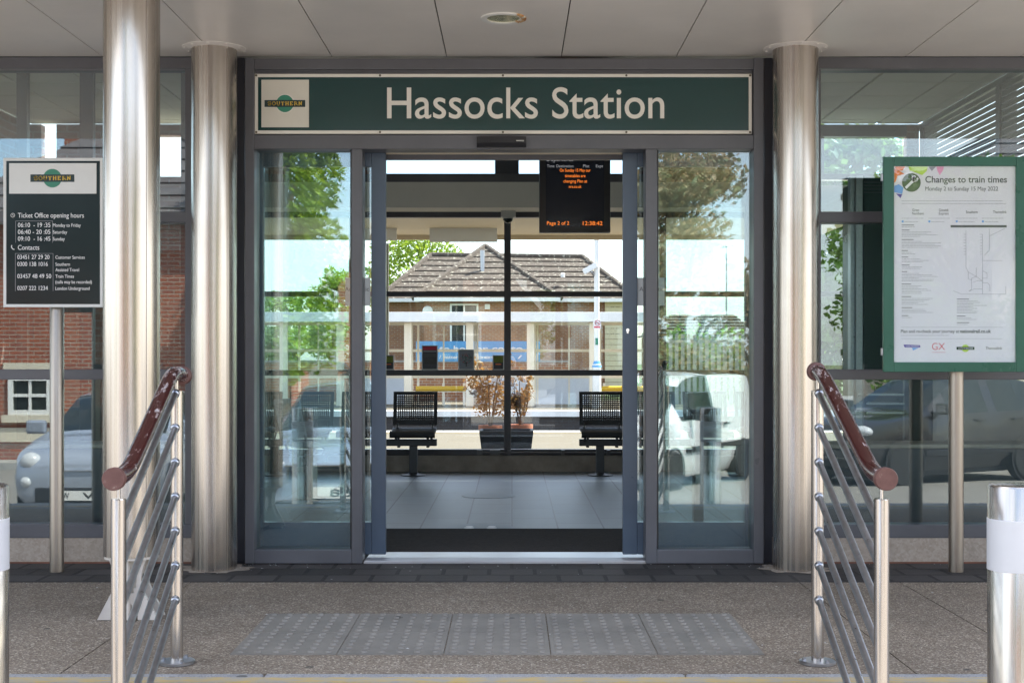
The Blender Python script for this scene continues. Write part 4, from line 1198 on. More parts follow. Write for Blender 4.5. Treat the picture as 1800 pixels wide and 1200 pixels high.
b1 = make_bench(4, (.4, 1.735)); tag(b1, 'black perforated bench against the rear window, left of the doorway', 'bench', 'beam benches in the hall')
b1.location = (PX(767, yb) - 4*SW + .065, yb, 0)
b2 = make_bench(4, (.20, 1.55)); tag(b2, 'black perforated bench against the rear window, right of the doorway', 'bench', 'beam benches in the hall')
b2.location = (PX(1020, yb - .2), yb, 0)
b3 = make_bench(1, (.22,)); tag(b3, 'single black seat seen sideways through the left fixed pane', 'bench', 'beam benches in the hall')
b3.location = (PX(515, 3.0), 3.2, 0); b3.rotation_euler.z = R(70)

# smartcard reader post behind the right pane
yv = 1.75
t = thing('ticket_reader', 'dark ticket reader head on a post behind the right fixed pane', 'ticket reader', (PX(1228, yv), yv, 0))
P = MB(); P.pbox(1219.5, 1237, 722, 918, yv, yv + .08); P.lathe((PX(1228, yv), yv + .04, 0), [(.14, .002), (.14, .012), (.05, .02)], 28); P.build('post', M['seat_frame'], t, bevel=.004)
P = MB(); P.prism([(PX(1207, yv), PZ(690, yv)), (PX(1251, yv), PZ(688, yv)), (PX(1250, yv), PZ(716, yv)), (PX(1240, yv), PZ(728, yv)), (PX(1215, yv), PZ(727, yv)), (PX(1207, yv), PZ(714, yv))], yv - .06, yv + .10); P.build('head', M['black'], t, bevel=.006)

for a, b_, lb in ((-600, 322, 'low dark cabinet added inside the left window to darken the glass'), (1446, 2150, 'low dark cabinet added inside the right window to darken the glass')):  # added dark boxes: darken the background so the mirrored cars read
    t = thing('added_low_cabinet', lb, 'cabinet', (PX((a + b_)/2, .5), .62, 0), group='low cabinets added inside the side windows to darken the glass')
    P = MB().box(PX(a, .5), PX(b_, .5), .48, .80, .06, .60); P.build('carcass', M['frame_dark'], t, bevel=.004)
    P = MB().box(PX(a, .5) + .02, PX(b_, .5) - .02, .50, .78, .002, .059); P.build('kickboard', M['black'], t)
    P = MB().box(PX(a, .5) - .01, PX(b_, .5) + .01, .47, .81, .601, .625); P.build('top', M['wood_tile'], t, bevel=.003)
# dark ticket machine cabinet behind the right window
yk = 2.9
t = thing('ticket_machine', 'tall dark teal cabinet behind the window beside the poster case', 'ticket machine', (PX(1560, yk), yk + .3, 0))
P = MB(); P.pbox(1518, 1640, 312, 905, yk, yk + .65); P.build('cabinet', M['door_teal'], t, bevel=.006)
P = MB()
for i in range(4): P.pbox(1520, 1638, 318 + i*6, 321 + i*6, yk - .012, yk - .001)
P.build('louvre', M['frame_dark'], t)
P = MB(); P.pbox(1495, 1517, 309, 905, yk + .02, yk + .10); P.pbox(1505, 1508.5, 309, 905, yk - .02, yk + .019); P.build('side_post', M['steel_bar'], t)
# leaflet rack
t = thing('leaflet_rack', 'grey leaflet rack with pale shelves behind the window below the poster case', 'rack', (PX(1540, 1.9), 2.2, 0))
P = MB()
for q in (1519, 1590): P.pbox(q, q + 6, 640, 905, 1.9, 1.94)
P.pbox(1525.1, 1589.9, 655, 668, 1.9, 1.94); P.build('frame', M['frame_dark'], t)
P = MB()
for q in (692, 708, 724): P.pbox(1525.2, 1589.8, q, q + 3, 1.86, 2.1)
P.build('shelf', M['white_paint'], t)

# glazed partition of the ticket office behind the left window
yo = 3.4
t = thing('office_partition', 'dark framed glass partition inside the hall behind the ticket office board', 'partition', (PX(100, yo), yo, 0))
P = MB()
for a, b_ in ((-330, -312), (-110, -92), (29, 47), (140, 163), (318, 334)): P.box(PX(a, yo), PX(b_, yo), yo, yo + .07, .002, 3.44)
P.build('post', M['frame_dark'], t)
P = MB()
for py in (330, 640, 860): P.box(PX(-312, yo), PX(318, yo), yo + .005, yo + .065, PZ(py + 11, yo), PZ(py, yo))
P.build('rail', M['frame_dark'], t)
P = MB(); P.box(PX(-330, yo), PX(318, yo), yo + .03, yo + .036, .05, 3.43); P.build('glass_pane', M['glass_rear'], t)
P = MB(); P.box(PX(-312, yo), PX(140, yo), yo + .20, yo + .75, .96, 1.0); P.box(PX(-300, yo), PX(130, yo), yo + .24, yo + .7, .004, .958); P.build('counter', M['wood_tile'], t)

# ================================================================ railway side, seen through the hall
# blank backs of hanging signs under the rear canopy
for (x0, x1, y0, y1, lb) in ((755, 874, 389, 425, 'wide white hanging sign under the rear canopy left of the centre mullion'), (640, 697, 389, 422, 'white hanging sign under the rear canopy at the left door edge')):
    t = thing('hanging_sign', lb, 'sign', (PX((x0+x1)/2, 7.9), 7.9, PZ(y1, 7.9)), group='hanging signs under the rear canopy')
    P = MB().pbox(x0, x1, y0, y1, 7.9, 7.95); P.build('panel', M['opal'], t, bevel=.004)
    P = MB()
    for q in (x0 + 12, x1 - 12): P.tube([(PX(q, 7.92), 7.925, PZ(y0, 7.9)), (PX(q, 7.92), 7.925, 2.6)], .008, 8)
    P.build('hanger', M['steel_bar'], t)

def leaf_cloud(P, n, blobs, size, rg, aspect=.55):
    """small leaf faces spread through a volume made of blobs (centre, radii)"""
    wts = [b_[1][0]*b_[1][1]*b_[1][2] for b_ in blobs]
    for i in range(n):
        c, r_ = rg.choices(blobs, wts)[0]
        while True:
            d = Vector((rg.uniform(-1,1), rg.uniform(-1,1), rg.uniform(-1,1)))
            if .02 < d.length < 1: break
        d = d.normalized() * (rg.random() ** .38)
        p = Vector((c[0] + d.x*r_[0], c[1] + d.y*r_[1], c[2] + d.z*r_[2]))
        a = Vector((rg.gauss(0,1), rg.gauss(0,1), rg.gauss(0,.7))).normalized()
        b_ = a.cross(Vector((rg.gauss(0,1), rg.gauss(0,1), rg.gauss(0,1)))).normalized()
        s = size * rg.uniform(.6, 1.35)
        P.mesh([p - a*s, p + b_*s*aspect, p + a*s, p - b_*s*aspect], [(0,1,2,3)])
def shrub(x, y, h, w, label, pot):
    t = thing('potted_shrub', label, 'plant', (x, y, -.02), group='shrubs in terracotta pots')
    rg = random.Random(int(x*100) + 9)
    P = MB(); P.lathe((x, y, -.02), [(.09, 0), (.125, pot - .05), (.14, pot - .05), (.14, pot), (.12, pot), (.11, pot - .06), (0, pot - .06)], 28); P.build('pot', M['terracotta'], t, smooth=40)
    P = MB()
    for k in range(7):
        a = k*.9; P.tube([(x, y, pot - .1), (x + .08*math.cos(a), y + .08*math.sin(a), pot + h*.4), (x + w*.4*math.cos(a), y + w*.4*math.sin(a), pot + h*.8)], [.012, .009, .004], 6)
    P.build('stem', M['bark'], t)
    P = MB()
    bl = [((x + rg.uniform(-.5,.5)*w, y + rg.uniform(-.4,.4)*w, pot + h*rg.uniform(.2,.9)), (w*.26, w*.26, h*.15)) for k in range(16)]
    leaf_cloud(P, int(900*w/.44), bl, .030, rg); P.build('foliage', M['leaf_autumn'], t, recalc=False)
shrub(PX(862, 8.4), 8.4, .85, .44, 'bronze leaved shrub in a terracotta pot left of the rear centre mullion', .36)
shrub(PX(916, 8.6), 8.6, .62, .24, 'smaller bronze leaved shrub in a terracotta pot right of the rear centre mullion', .36)
t = thing('planter', 'empty dark slate planter tub standing just outside the rear window', 'planter', (PX(890, 7.5), 7.5, -.02))
zz = PZ(757, 7.3)
P = MB()
a0, a1, b0, b1_ = PX(842, 7.3), PX(938, 7.3), PX(849, 7.3), PX(931, 7.3)
for (ya, yc) in ((7.3, 7.8),):
    P.mesh([(b0,ya+.02,-.02),(b1_,ya+.02,-.02),(b1_,yc-.02,-.02),(b0,yc-.02,-.02),(a0,ya,zz),(a1,ya,zz),(a1,yc,zz),(a0,yc,zz),(a0+.03,ya+.03,zz),(a1-.03,ya+.03,zz),(a1-.03,yc-.03,zz),(a0+.03,yc-.03,zz),(b0+.03,ya+.05,zz-.12),(b1_-.03,ya+.05,zz-.12),(b1_-.03,yc-.05,zz-.12),(b0+.03,yc-.05,zz-.12)],
           [(3,2,1,0),(0,1,5,4),(1,2,6,5),(2,3,7,6),(3,0,4,7),(4,5,9,8),(5,6,10,9),(6,7,11,10),(7,4,8,11),(8,9,13,12),(9,10,14,13),(10,11,15,14),(11,8,12,15),(12,13,14,15)])
P.build('tub', M['planter'], t, bevel=.004)

# far platform shelter
YF = 24.6
t = thing('platform_shelter', 'long cream framed waiting shelter with glazed panels on the far platform', 'shelter', (0, 26, -.02))
P = MB(); P.box(-9.5, 3.4, YF - .25, YF - .1, PZ(566, YF), PZ(549, YF)); P.build('fascia', M['white_paint'], t, bevel=.01)
P = MB(); P.box(-9.5, 3.4, YF - .1, YF + 1.9, PZ(556, YF), PZ(549.5, YF)); P.build('roof', M['frost'], t)
P = MB()
for px in (500, 600, 719, 828, 935, 1045, 1148):
    P = MB(); P.box(PX(px, YF) - .12, PX(px, YF) + .06, YF, YF + .12, -.02, PZ(566.5, YF)); P.box(PX(px, YF) + .085, PX(px, YF) + .135, YF + 1.5, YF + 1.56, -.02, PZ(566.5, YF)); P.build('post', M['cream_paint'], t, bevel=.01)
P = MB()
yb_ = YF + 1.5
for z in (PZ(569, yb_), PZ(616, yb_), PZ(662, yb_)): P.box(-9.5, 3.4, yb_ + .005, yb_ + .045, z - .035, z + .035)
for k in range(0, 34):
    x = -9.5 + k*.39*1.0
    if k % 2 == 0: P.box(x - .018, x + .018, yb_ + .008, yb_ + .042, PZ(715, yb_), PZ(569, yb_))
P.build('glazing_bar', M['cream_paint'], t)
P = MB(); P.box(-9.5, 3.4, yb_ + .02, yb_ + .028, PZ(661, yb_), PZ(570, yb_)); P.build('glass_pane', M['glass_thin'], t)
for (a, b_) in ((830, 930), (937, 1043), (640, 712)):
    P = MB(); P.box(PX(a, yb_), PX(b_, yb_), yb_ + .012, yb_ + .030, PZ(716, yb_), PZ(662, yb_)); P.build('frosted_panel', M['frost'], t)
def perch(px0, px1, lb):
    y = YF + .9
    t = thing('yellow_bench', lb, 'bench', (PX((px0+px1)/2, y), y, -.02), group='yellow benches in the far shelter')
    P = MB(); P.tube([(PX(px0, y), y, PZ(683, y)), (PX(px1, y), y, PZ(683, y))], .07, 12); P.build('seat', M['yellow'], t, smooth=50)
    P = MB(); P.box(PX(px0 - 5, y), PX(px1 + 5, y), y - .03, y + .03, PZ(689, y), PZ(686.5, y))
    for q in (px0 + 4, (px0+px1)/2 + 4, px1 - 4): P.box(PX(q, y) - .03, PX(q, y) + .03, y - .028, y + .028, -.02, PZ(673, y))
    P.build('frame', M['cream_paint'], t)
perch(731, 820, 'yellow topped perch bench in the far shelter behind the left bench')
perch(1058, 1130, 'yellow topped perch bench in the far shelter behind the right bench')
t = thing('blue_banner', 'sky blue banner with white lettering on the fence beyond the far shelter', 'banner', (PX(840, 28.3), 28.3, 0.9))
P = MB().pbox(731, 949, 599.5, 635, 28.3, 28.33); P.build('cloth', M['banner_blue'], t)
P = MB().use(M['white_letter'])
def row(s, x0, x1, base, cap): P.text(s, PX(x0, 28.3), PX(x1, 28.3), PZ(base, 28.3), cap*35.7/F, 28.298, .02, .002)
row('to ho', 772, 818, 618, 10.5); row('er cento', 837, 919, 618, 10.5); row('/ better', 772, 806, 630, 5.5); row('better /', 838, 918, 630, 5.5)
P.build('lettering', None, t)
# low brick wall that carries the banner
t = thing('garden_wall', 'low orange brick wall beyond the far shelter', 'wall', (0, 28.6, 0))
P = MB(); P.box(-12, PX(1000, 28.4), 28.4, 28.65, -.04, PZ(637, 28.4)); P.build('wall', M['orange_brick'], t)
P = MB(); P.box(-12, PX(1000, 28.4), 28.37, 28.68, PZ(637, 28.4) + .001, PZ(637, 28.4) + .06); P.build('coping', M['kerb'], t)

# lamp post with camera and no-smoking plate
yl = 23.4
t = thing('lamp_post', 'tall white lamp post on the far platform with a camera and a no smoking plate', 'lamp post', (PX(1049, yl), yl, -.02))
xl_ = PX(1049, yl)
P = MB(); P.tube([(xl_, yl, -.02), (xl_, yl, PZ(640, yl)), (xl_, yl, PZ(639, yl)), (xl_, yl, 6.2)], [.10, .10, .062, .055], 18); P.build('pole', M['white_paint'], t, smooth=40)
P = MB(); P.tube([(xl_, yl, 6.2), (xl_, yl - .5, 6.35)], .03, 8); P.box(xl_ - .12, xl_ + .12, yl - 1.0, yl - .45, 6.30, 6.38); P.build('lantern', M['grey_plastic'], t, bevel=.02)
P = MB(); P.obox((PX(1037, yl), yl - .05, PZ(472, yl)), (.15, 0, .085), (0, .07, 0), (-.03, 0, .055)); cam_ = P.build('security_camera', M['white_paint'], t, bevel=.01)
P = MB(); P.tube([(PX(1040, yl), yl - .02, PZ(478, yl)), (PX(1044, yl), yl, PZ(484, yl)), (xl_, yl, PZ(484, yl))], .03, 8); o = P.build('bracket', M['steel_bar'], t); o.parent = cam_
P = MB().use(M['white_letter']).pbox(1043, 1056.5, 562, 577.5, yl - .12, yl - .115)
P.use(M['red_ink']).pbox(1044.2, 1055.3, 573.3, 576.3, yl - .122, yl - .1201)
q = [(PX(1049.8, yl) + .058*math.cos(a*math.pi/12), PZ(567.5, yl) + .058*math.sin(a*math.pi/12)) for a in range(25)]
P.strip(q, .014, yl - .1235, yl - .1202); P.strip([(PX(1049.8, yl) - .04, PZ(567.5, yl) + .04), (PX(1049.8, yl) + .04, PZ(567.5, yl) - .04)], .012, yl - .1236, yl - .1203)
P.use(M['ink']).pbox(1046.5, 1053, 567, 568.3, yl - .1215, yl - .1201)
P.build('no_smoking_plate', None, t)
P = MB(); P.pbox(1046.5, 1051.5, 594, 606, yl - .075, yl - .055); P.build('number_plate', M['logo_green'], t)
P = MB(); P.lathe((xl_, yl, PZ(645, yl)), [(.115, 0), (.10, .04), (.064, .14)], 18); P.build('collar', M['banner_blue'], t, smooth=40)

# house with hipped tile roofs
def roof_plane(P, A, B, C, D, n_, h=.05):
    """stepped tile courses: eave A-B, top D-C"""
    A, B, C, D = map(Vector, (A, B, C, D))
    N = (B - A).cross(D - A)
    if N.length < 1e-6: N = (B - A).cross(C - A)
    N.normalize()
    if N.z < 0: N = -N
    for i in range(n_):
        u0, u1 = i/n_, min(1, (i + 1.06)/n_)
        a, b_ = A.lerp(D, u0), B.lerp(C, u0); c, d = B.lerp(C, u1), A.lerp(D, u1)
        P.face([a + N*h, b_ + N*h, c, d])
        P.face([a, b_, b_ + N*h, a + N*h])
def ridge(P, a, b_, r_=.13): P.tube([a, b_], r_, 8)
yE, yM, yA = 42.6, 50.0, 47.2
t = thing('tiled_house', 'brick house with lichened hipped tile roofs beyond the far platform', 'house', (0, 50, -.05))
eL, eR, ez = PX(728, yE), PX(985, yE), PZ(524, yE)
ap = (PX(853, yA), yA, PZ(433, yA))
P = MB()
roof_plane(P, (eL, yE, ez), (eR, yE, ez), ap, ap, 9, .045)
roof_plane(P, (eR, yE, ez), (eR, 53, ez), (ap[0], 53, ap[2]), ap, 9, .045)
roof_plane(P, (eL, 53, ez), (eL, yE, ez), ap, (ap[0], 53, ap[2]), 9, .045)
mL, mR, mz = PX(668, 47), PX(1118, 47), PZ(527, 47)
rl, rr_ = (PX(757, yM), yM, PZ(449, yM)), (PX(1024, yM), yM, PZ(452, yM))
roof_plane(P, (mL, 46.2, mz), (mR, 46.2, mz), rr_, rl, 8, .045)
roof_plane(P, (mL, 54, mz), (mL, 46.2, mz), rl, rl, 8, .045)
roof_plane(P, (mR, 46.2, mz), (mR, 54, mz), rr_, rr_, 8, .045)
roof_plane(P, (mR, 54, mz), (mL, 54, mz), rl, rr_, 8, .045)
rf = P.build('roof', M['roof_tile'], t, recalc=False)
P = MB()
ridge(P, (eL, yE, ez), ap); ridge(P, (eR, yE, ez), ap); ridge(P, rl, rr_); ridge(P, (mL, 46.2, mz), rl); ridge(P, (mR, 46.2, mz), rr_)
o = P.build('ridge_tiles', M['roof_tile'], t); o.parent = rf
P = MB(); P.box(eL + .35, eR - .35, yE + .35, 50, -.05, ez - .02); P.box(mL + .35, mR - .35, 46.6, 53.6, -.05, mz - .02); P.build('wall', M['orange_brick'], t)
P = MB(); P.box(eL, eR, yE - .1, yE + .05, ez - .12, ez + .02); P.box(eR - .1, mR, 46.0, 46.2, mz - .12, mz + .02); P.box(mL, eL + .1, 46.0, 46.2, mz - .12, mz + .02); P.build('gutter', M['white_paint'], t)
P = MB(); P.tube([(PX(848, 44.9), 44.9, PZ(478, 44.9)), (PX(848, 44.9), 44.9, PZ(440, 44.9))], .085, 12); P.build('flue', M['steel_bar'], t)
P = MB(); P.lathe((PX(989, 47.4), 47.3, PZ(485, 47.4)), [(.09, -.06), (.09, .08), (.04, .12)], 12); P.build('roof_vent', M['white_paint'], t)
def win(P0, x0, x1, z0, z1, y, fw=.07):
    f = MB()
    f.box(x0, x0 + fw, y - .06, y, z0, z1); f.box(x1 - fw, x1, y - .06, y, z0, z1); f.box(x0 + fw, x1 - fw, y - .06, y, z0, z0 + fw); f.box(x0 + fw, x1 - fw, y - .06, y, z1 - fw, z1); f.box((x0+x1)/2 - fw*.4, (x0+x1)/2 + fw*.4, y - .05, y, z0 + fw, z1 - fw)
    w = f.build('window', M['white_paint'], P0)
    g = MB().box(x0 + fw, x1 - fw, y - .02, y - .005, z0 + fw, z1 - fw).build('pane', M['car_glass'], P0); g.parent = w
win(t, PX(791, yE + .35), PX(841, yE + .35), 1.0, PZ(533, yE), yE + .35)
win(t, PX(1070, 46.6), PX(1092, 46.6), PZ(590, 46.6), PZ(535, 46.6), 46.6)
P = MB(); P.box(PX(852, yE), PX(861, yE), yE + .22, yE + .34, PZ(543, yE), PZ(534, yE)); P.build('alarm_box', M['white_paint'], t)
P = MB(); P.lathe((PX(751, yE), yE + .2, PZ(546, yE)), [(.0, -.06), (.16, -.03), (.19, 0)], 20, 'Y'); P.build('satellite_dish', M['white_paint'], t)
P = MB()
k = 0
z = -.05
while z < mz - .1:
    P.box(PX(1064, 46.2), mR, 46.42, 46.58 - .02, z, z + .20); z += .215
P.build('weatherboard', M['weatherboard'], t)

# trees
def tree(x, y, z, h, w, label, lm, n=2600, ls=.16, group=None, seed=1, name='broadleaf_tree'):
    rg = random.Random(seed)
    t = thing(name, label, 'tree', (x, y, z), group=group)
    P = MB()
    P.tube([(x, y, z - .1), (x + .05, y, z + h*.18), (x - .05, y + .05, z + h*.42), (x + .1, y, z + h*.75)], [h*.028, h*.022, h*.015, h*.006], 10)
    bl = []
    for k in range(26):
        a = rg.uniform(0, 6.283); u = rg.uniform(.24, .95); rad = w*.5*(math.sin(math.pi*min(1, .15 + .80*u)) ** .6)*rg.uniform(.45, .95)
        p = (x + rad*math.cos(a), y + rad*math.sin(a), z + h*u)
        bl.append((p, (w*rg.uniform(.15, .24), w*rg.uniform(.15, .24), h*rg.uniform(.07, .13))))
        P.tube([(x, y, z + h*max(.2, u - .25)), ((x + p[0])/2, (y + p[1])/2, z + h*(u - .08)), p], [h*.010, h*.006, h*.002], 6)
    P.build('trunk', M['bark'], t)
    P = MB(); leaf_cloud(P, n, bl, ls, rg); P.build('crown', lm, t, recalc=False)
    return t
tree(PX(745, 62), 62, -.05, 7.6, 6.2, 'bright green tree behind the left end of the tiled house', M['leaf_bright'], 9500, .115, 'trees beyond the railway', 3)
tree(PX(588, 46), 46, -.05, 4.6, 2.3, 'yellow green tree behind the far shelter, seen through the left pane', M['leaf_bright'], 4500, .085, 'trees beyond the railway', 5)
tree(PX(520, 58), 58, -.05, 4.3, 6.0, 'low dark tree behind the far shelter, seen through the left pane', M['leaf_green'], 2600, .15, 'trees beyond the railway', 6)

# hedge and paling fence behind the right pane
def hedge(x0, x1, y0, y1, h, label, seed, nb=34, nl=6500, ls=.075):
    t = thing('hedge', label, 'hedge', ((x0+x1)/2, (y0+y1)/2, -.05))
    rg = random.Random(seed); P = MB()
    bl = [((rg.uniform(x0, x1), rg.uniform(y0, y1), rg.uniform(.2, h - .2)), (.55, .5, .5)) for k in range(nb)]
    leaf_cloud(P, nl, bl, ls, rg); P.build('foliage', M['leaf_green'], t, recalc=False)
    P = MB()
    for k in range(9): 
        x = x0 + (k + .5)*(x1 - x0)/9; P.tube([(x, (y0+y1)/2, -.05), (x + .1, (y0+y1)/2, h*.7)], [.05, .02], 6)
    P.build('stem', M['bark'], t)
hedge(PX(1165, 27), PX(1420, 27), 26.6, 27.6, 1.75, 'clipped hedge behind the paling fence on the far platform', 11)
hedge(5.9, 8.6, 22.3, 23.5, 6.3, 'high dense hedge on the far platform behind the right window', 12, 170, 15000, .12)
t = thing('paling_fence', 'pale vertical paling fence in front of the hedge on the far platform', 'fence', (PX(1270, 25), 25, -.02))
P = MB()
x = PX(1165, 25)
while x < PX(1480, 25):
    P.box(x, x + .085, 24.97, 25.0, .02, PZ(587, 25)); x += .145
P.build('paling', M['timber'], t)
P = MB()
for z in (PZ(600, 25), PZ(660, 25)): P.box(PX(1165, 25), PX(1480, 25), 25.002, 25.05, z - .04, z + .04)
P.build('rail', M['timber'], t)
t = thing('tiled_outbuilding', 'low outbuilding with a mossy roof behind the hedge', 'outbuilding', (PX(1240, 34), 36, -.05))
P = MB(); P.box(PX(1150, 34), PX(1325, 34), 34.3, 38, -.05, PZ(590, 34)); P.build('wall', M['orange_brick'], t)
P = MB(); roof_plane(P, (PX(1145, 34), 34, PZ(590, 34)), (PX(1332, 34), 34, PZ(590, 34)), (PX(1290, 36), 36.1, PZ(553, 36)), (PX(1180, 36), 36.1, PZ(553, 36)), 7, .05)
roof_plane(P, (PX(1332, 34), 34, PZ(590, 34)), (PX(1332, 34), 38.3, PZ(590, 34)), (PX(1290, 36), 36.1, PZ(553, 36)), (PX(1290, 36), 36.1, PZ(553, 36)), 7, .05)
roof_plane(P, (PX(1145, 34), 38.3, PZ(590, 34)), (PX(1145, 34), 34, PZ(590, 34)), (PX(1180, 36), 36.1, PZ(553, 36)), (PX(1180, 36), 36.1, PZ(553, 36)), 7, .05)
P.build('roof', M['roof_tile'], t, recalc=False)
t = thing('television_aerial', 'thin pole with a television aerial above the outbuilding roof', 'aerial', (PX(1277, 38.6), 38.6, -.05))
P = MB(); P.tube([(PX(1277, 38.6), 38.6, -.05), (PX(1277, 38.6), 38.6, PZ(433, 38.6))], .03, 8); P.build('pole', M['steel_bar'], t)
P = MB(); P.tube([(PX(1265, 38.6), 38.6, PZ(436, 38.6)), (PX(1293, 38.6), 38.6, PZ(431, 38.6))], .012, 6)
for q in range(7): P.tube([(PX(1267 + q*4, 38.6), 38.4, PZ(436 - q*.7 - 4, 38.6)), (PX(1267 + q*4, 38.6), 38.8, PZ(436 - q*.7 + 4, 38.6))], .010, 6)
P.build('array', M['steel_bar'], t)

# ================================================================ the street behind the camera (seen in the glass)
def spline(st, m):
    """smooth the station list by m steps between stations"""
    out = []
    for i in range(len(st) - 1):
        p0, p1, p2, p3 = st[max(i-1, 0)], st[i], st[i+1], st[min(i+2, len(st)-1)]
        for k in range(m):
            u = k/m
            out.append(tuple(.5*(2*b_ + (c - a)*u + (2*a - 5*b_ + 4*c - d)*u*u + (3*b_ - a - 3*c + d)*u**3) for a, b_, c, d in zip(p0, p1, p2, p3)))
    out.append(tuple(st[-1])); return out
def make_car(name, label, cat, st, cowl, rooff, roofr, tail, wheels, wr, pm, light, plate, grille, kind, x, y, rz_, extra=None):
    """st rows: y, half width, underside, belt, roof edge height, centre height, roof edge half width"""
    zg = road_z(y)
    t = thing(name, label, cat, (x, y, zg), rz_)
    S = spline(st, 4)
    sec = []
    for (yy, w, zb, zl_, ze, zt, wr_) in S:
        h = [(0, zb), (w*.86, zb), (w*.97, zb + (zl_-zb)*.22), (w, zb + (zl_-zb)*.62), (w*.965, zl_), (wr_, ze), (wr_*.55, zt - (zt-ze)*.22), (0, zt)]
        sec.append((yy, h))
    P, G = MB(), MB()
    for (ya, ha), (yc, hc) in zip(sec, sec[1:]):
        ym = (ya + yc)/2
        for s in (-1, 1):
            for k in range(len(ha) - 1):
                q = [(s*ha[k][0], ya, ha[k][1]), (s*ha[k+1][0], ya, ha[k+1][1]), (s*hc[k+1][0], yc, hc[k+1][1]), (s*hc[k][0], yc, hc[k][1])]
                tall = ha[5][1] - ha[4][1] > .10 and hc[5][1] - hc[4][1] > .10
                side = k == 4 and tall and roofr + .06 < ym < rooff + .35 and not any(abs(ym - pp) < .05 for pp in kind.get('pillars', ()))
                scr = k >= 5 and (rooff - .02 < ym < cowl - .03 or tail + .05 < ym < roofr)
                (G if side or scr else P).face(q)
    for (yy, h) in (sec[0], sec[-1]):
        P.face([(a, yy, b_) for a, b_ in h] + [(-a, yy, b_) for a, b_ in h[-2:0:-1]])
    body = P.build('body', pm, t, local=True, smooth=38)
    bm_ = bmesh.new(); bm_.from_mesh(body.data); bmesh.ops.remove_doubles(bm_, verts=bm_.verts, dist=1e-4); bmesh.ops.recalc_face_normals(bm_, faces=bm_.faces); bm_.to_mesh(body.data); bm_.free()
    body.data.set_sharp_from_angle(angle=R(40))
    G.build('window', M['car_glass'], t, local=True, smooth=30)
    W = max(r_[1] for r_ in st)
    for wy in wheels:
        for s in (-1, 1):
            xo = s*(W - .07)
            P = MB(); P.lathe((xo, wy, wr), [(wr*.62, s*.085), (wr*.9, s*.085), (wr, s*.05), (wr, -s*.10), (wr*.6, -s*.10)], 28, 'X')
            wh = P.build('wheel', M['tyre'], t, local=True, smooth=40)
            P = MB(); P.lathe((xo, wy, wr), [(wr*.63, s*.070), (wr*.60, s*.080), (wr*.52, s*.05), (wr*.18, s*.055), (.03, s*.07), (0, s*.07)], 24, 'X')
            for k in range(5):
                a = 2*math.pi*k/5
                P.obox((xo + s*.066, wy + math.cos(a)*wr*.36, wr + math.sin(a)*wr*.36), (s*.012, 0, 0), (0, math.cos(a)*wr*.26, math.sin(a)*wr*.26), (0, -math.sin(a)*.03, math.cos(a)*.03))
            o = P.build('rim', M['rim'], t, local=True, smooth=30); o.parent = wh
            P = MB(); P.lathe((s*(W - .002), wy, wr + .01), [(wr*1.13, -s*.09), (wr*1.13, s*.006), (wr*1.04, s*.006), (wr*1.04, -s*.09)], 28, 'X'); P.build('wheel_arch', M['black'], t, local=True)
    for s in (-1, 1):
        for (lx_, ly, lz, ax, ay, az) in light:
            P = MB(); pr = [(math.sin(a*math.pi/10), math.cos(a*math.pi/10)) for a in range(11)]
            vs_, fs = [], []
            for a in range(9):
                for b_ in range(16):
                    th, ph = math.pi*a/8, 2*math.pi*b_/16
                    vs_.append((s*lx_ + ax*math.sin(th)*math.cos(ph), ly + ay*math.cos(th), lz + az*math.sin(th)*math.sin(ph)))
            for a in range(8):
                for b_ in range(16): fs.append((a*16 + b_, a*16 + (b_+1) % 16, (a+1)*16 + (b_+1) % 16, (a+1)*16 + b_))
            P.mesh(vs_, fs); P.build('headlight', M['lamp_glass'], t, local=True, smooth=60)
        yr_, zr_, wt_ = kind['tail']
        P = MB(); P.box(s*(wt_ - .09), s*(wt_ + .012), yr_ - .05, yr_ + .10, zr_ - .16, zr_ + .16); P.build('tail_light', M['red_lens'], t, local=True, bevel=.03)
        my, mz_ = kind['mirror']
        P = MB(); P.box(s*(W - .03), s*(W + .20), my - .05, my + .05, mz_ - .03, mz_ + .14); P.build('wing_mirror', kind.get('mirror_mat', pm), t, local=True, bevel=.03)
        P = MB()
        for dy in kind['handles']: P.box(s*(W - .005), s*(W + .028), dy - .10, dy + .10, mz_ - .15, mz_ - .11)
        P.build('door_handle', kind.get('handle_mat', pm), t, local=True, bevel=.008)
        if kind.get('strip'):
            a, b_, zz_ = kind['strip']; P = MB(); P.box(s*(W - .01), s*(W + .018), a, b_, zz_ - .045, zz_ + .045); P.build('rubbing_strip', M['black'], t, local=True, bevel=.01)
    yf = st[0][0]
    for (mn, x0, x1, z0, z1, dy) in grille:
        P = MB(); P.box(x0, x1, yf - .25, yf + dy, z0, z1)
        P.build('grille' if mn == 'black' else 'trim', M[mn], t, local=True, bevel=.02)
    if plate:
        txt, pz, px0, px1 = plate
        P = MB().use(M['plate_white']).box(-.26, .26, yf + .01, yf + .03, pz - .055, pz + .055)
        P.use(M['black'])
        for s_, a, b_ in txt: P.text(s_, a, b_, pz - .034, .068, yf + .0305, .02, .001, flip=True)
        P.build('number_plate', None, t, local=True)
    P = MB(); P.box(-W*.8, W*.8, st[-1][0] + .25, st[0][0] - .25, .16, .34); P.build('underbody', M['black'], t, local=True)
    return t
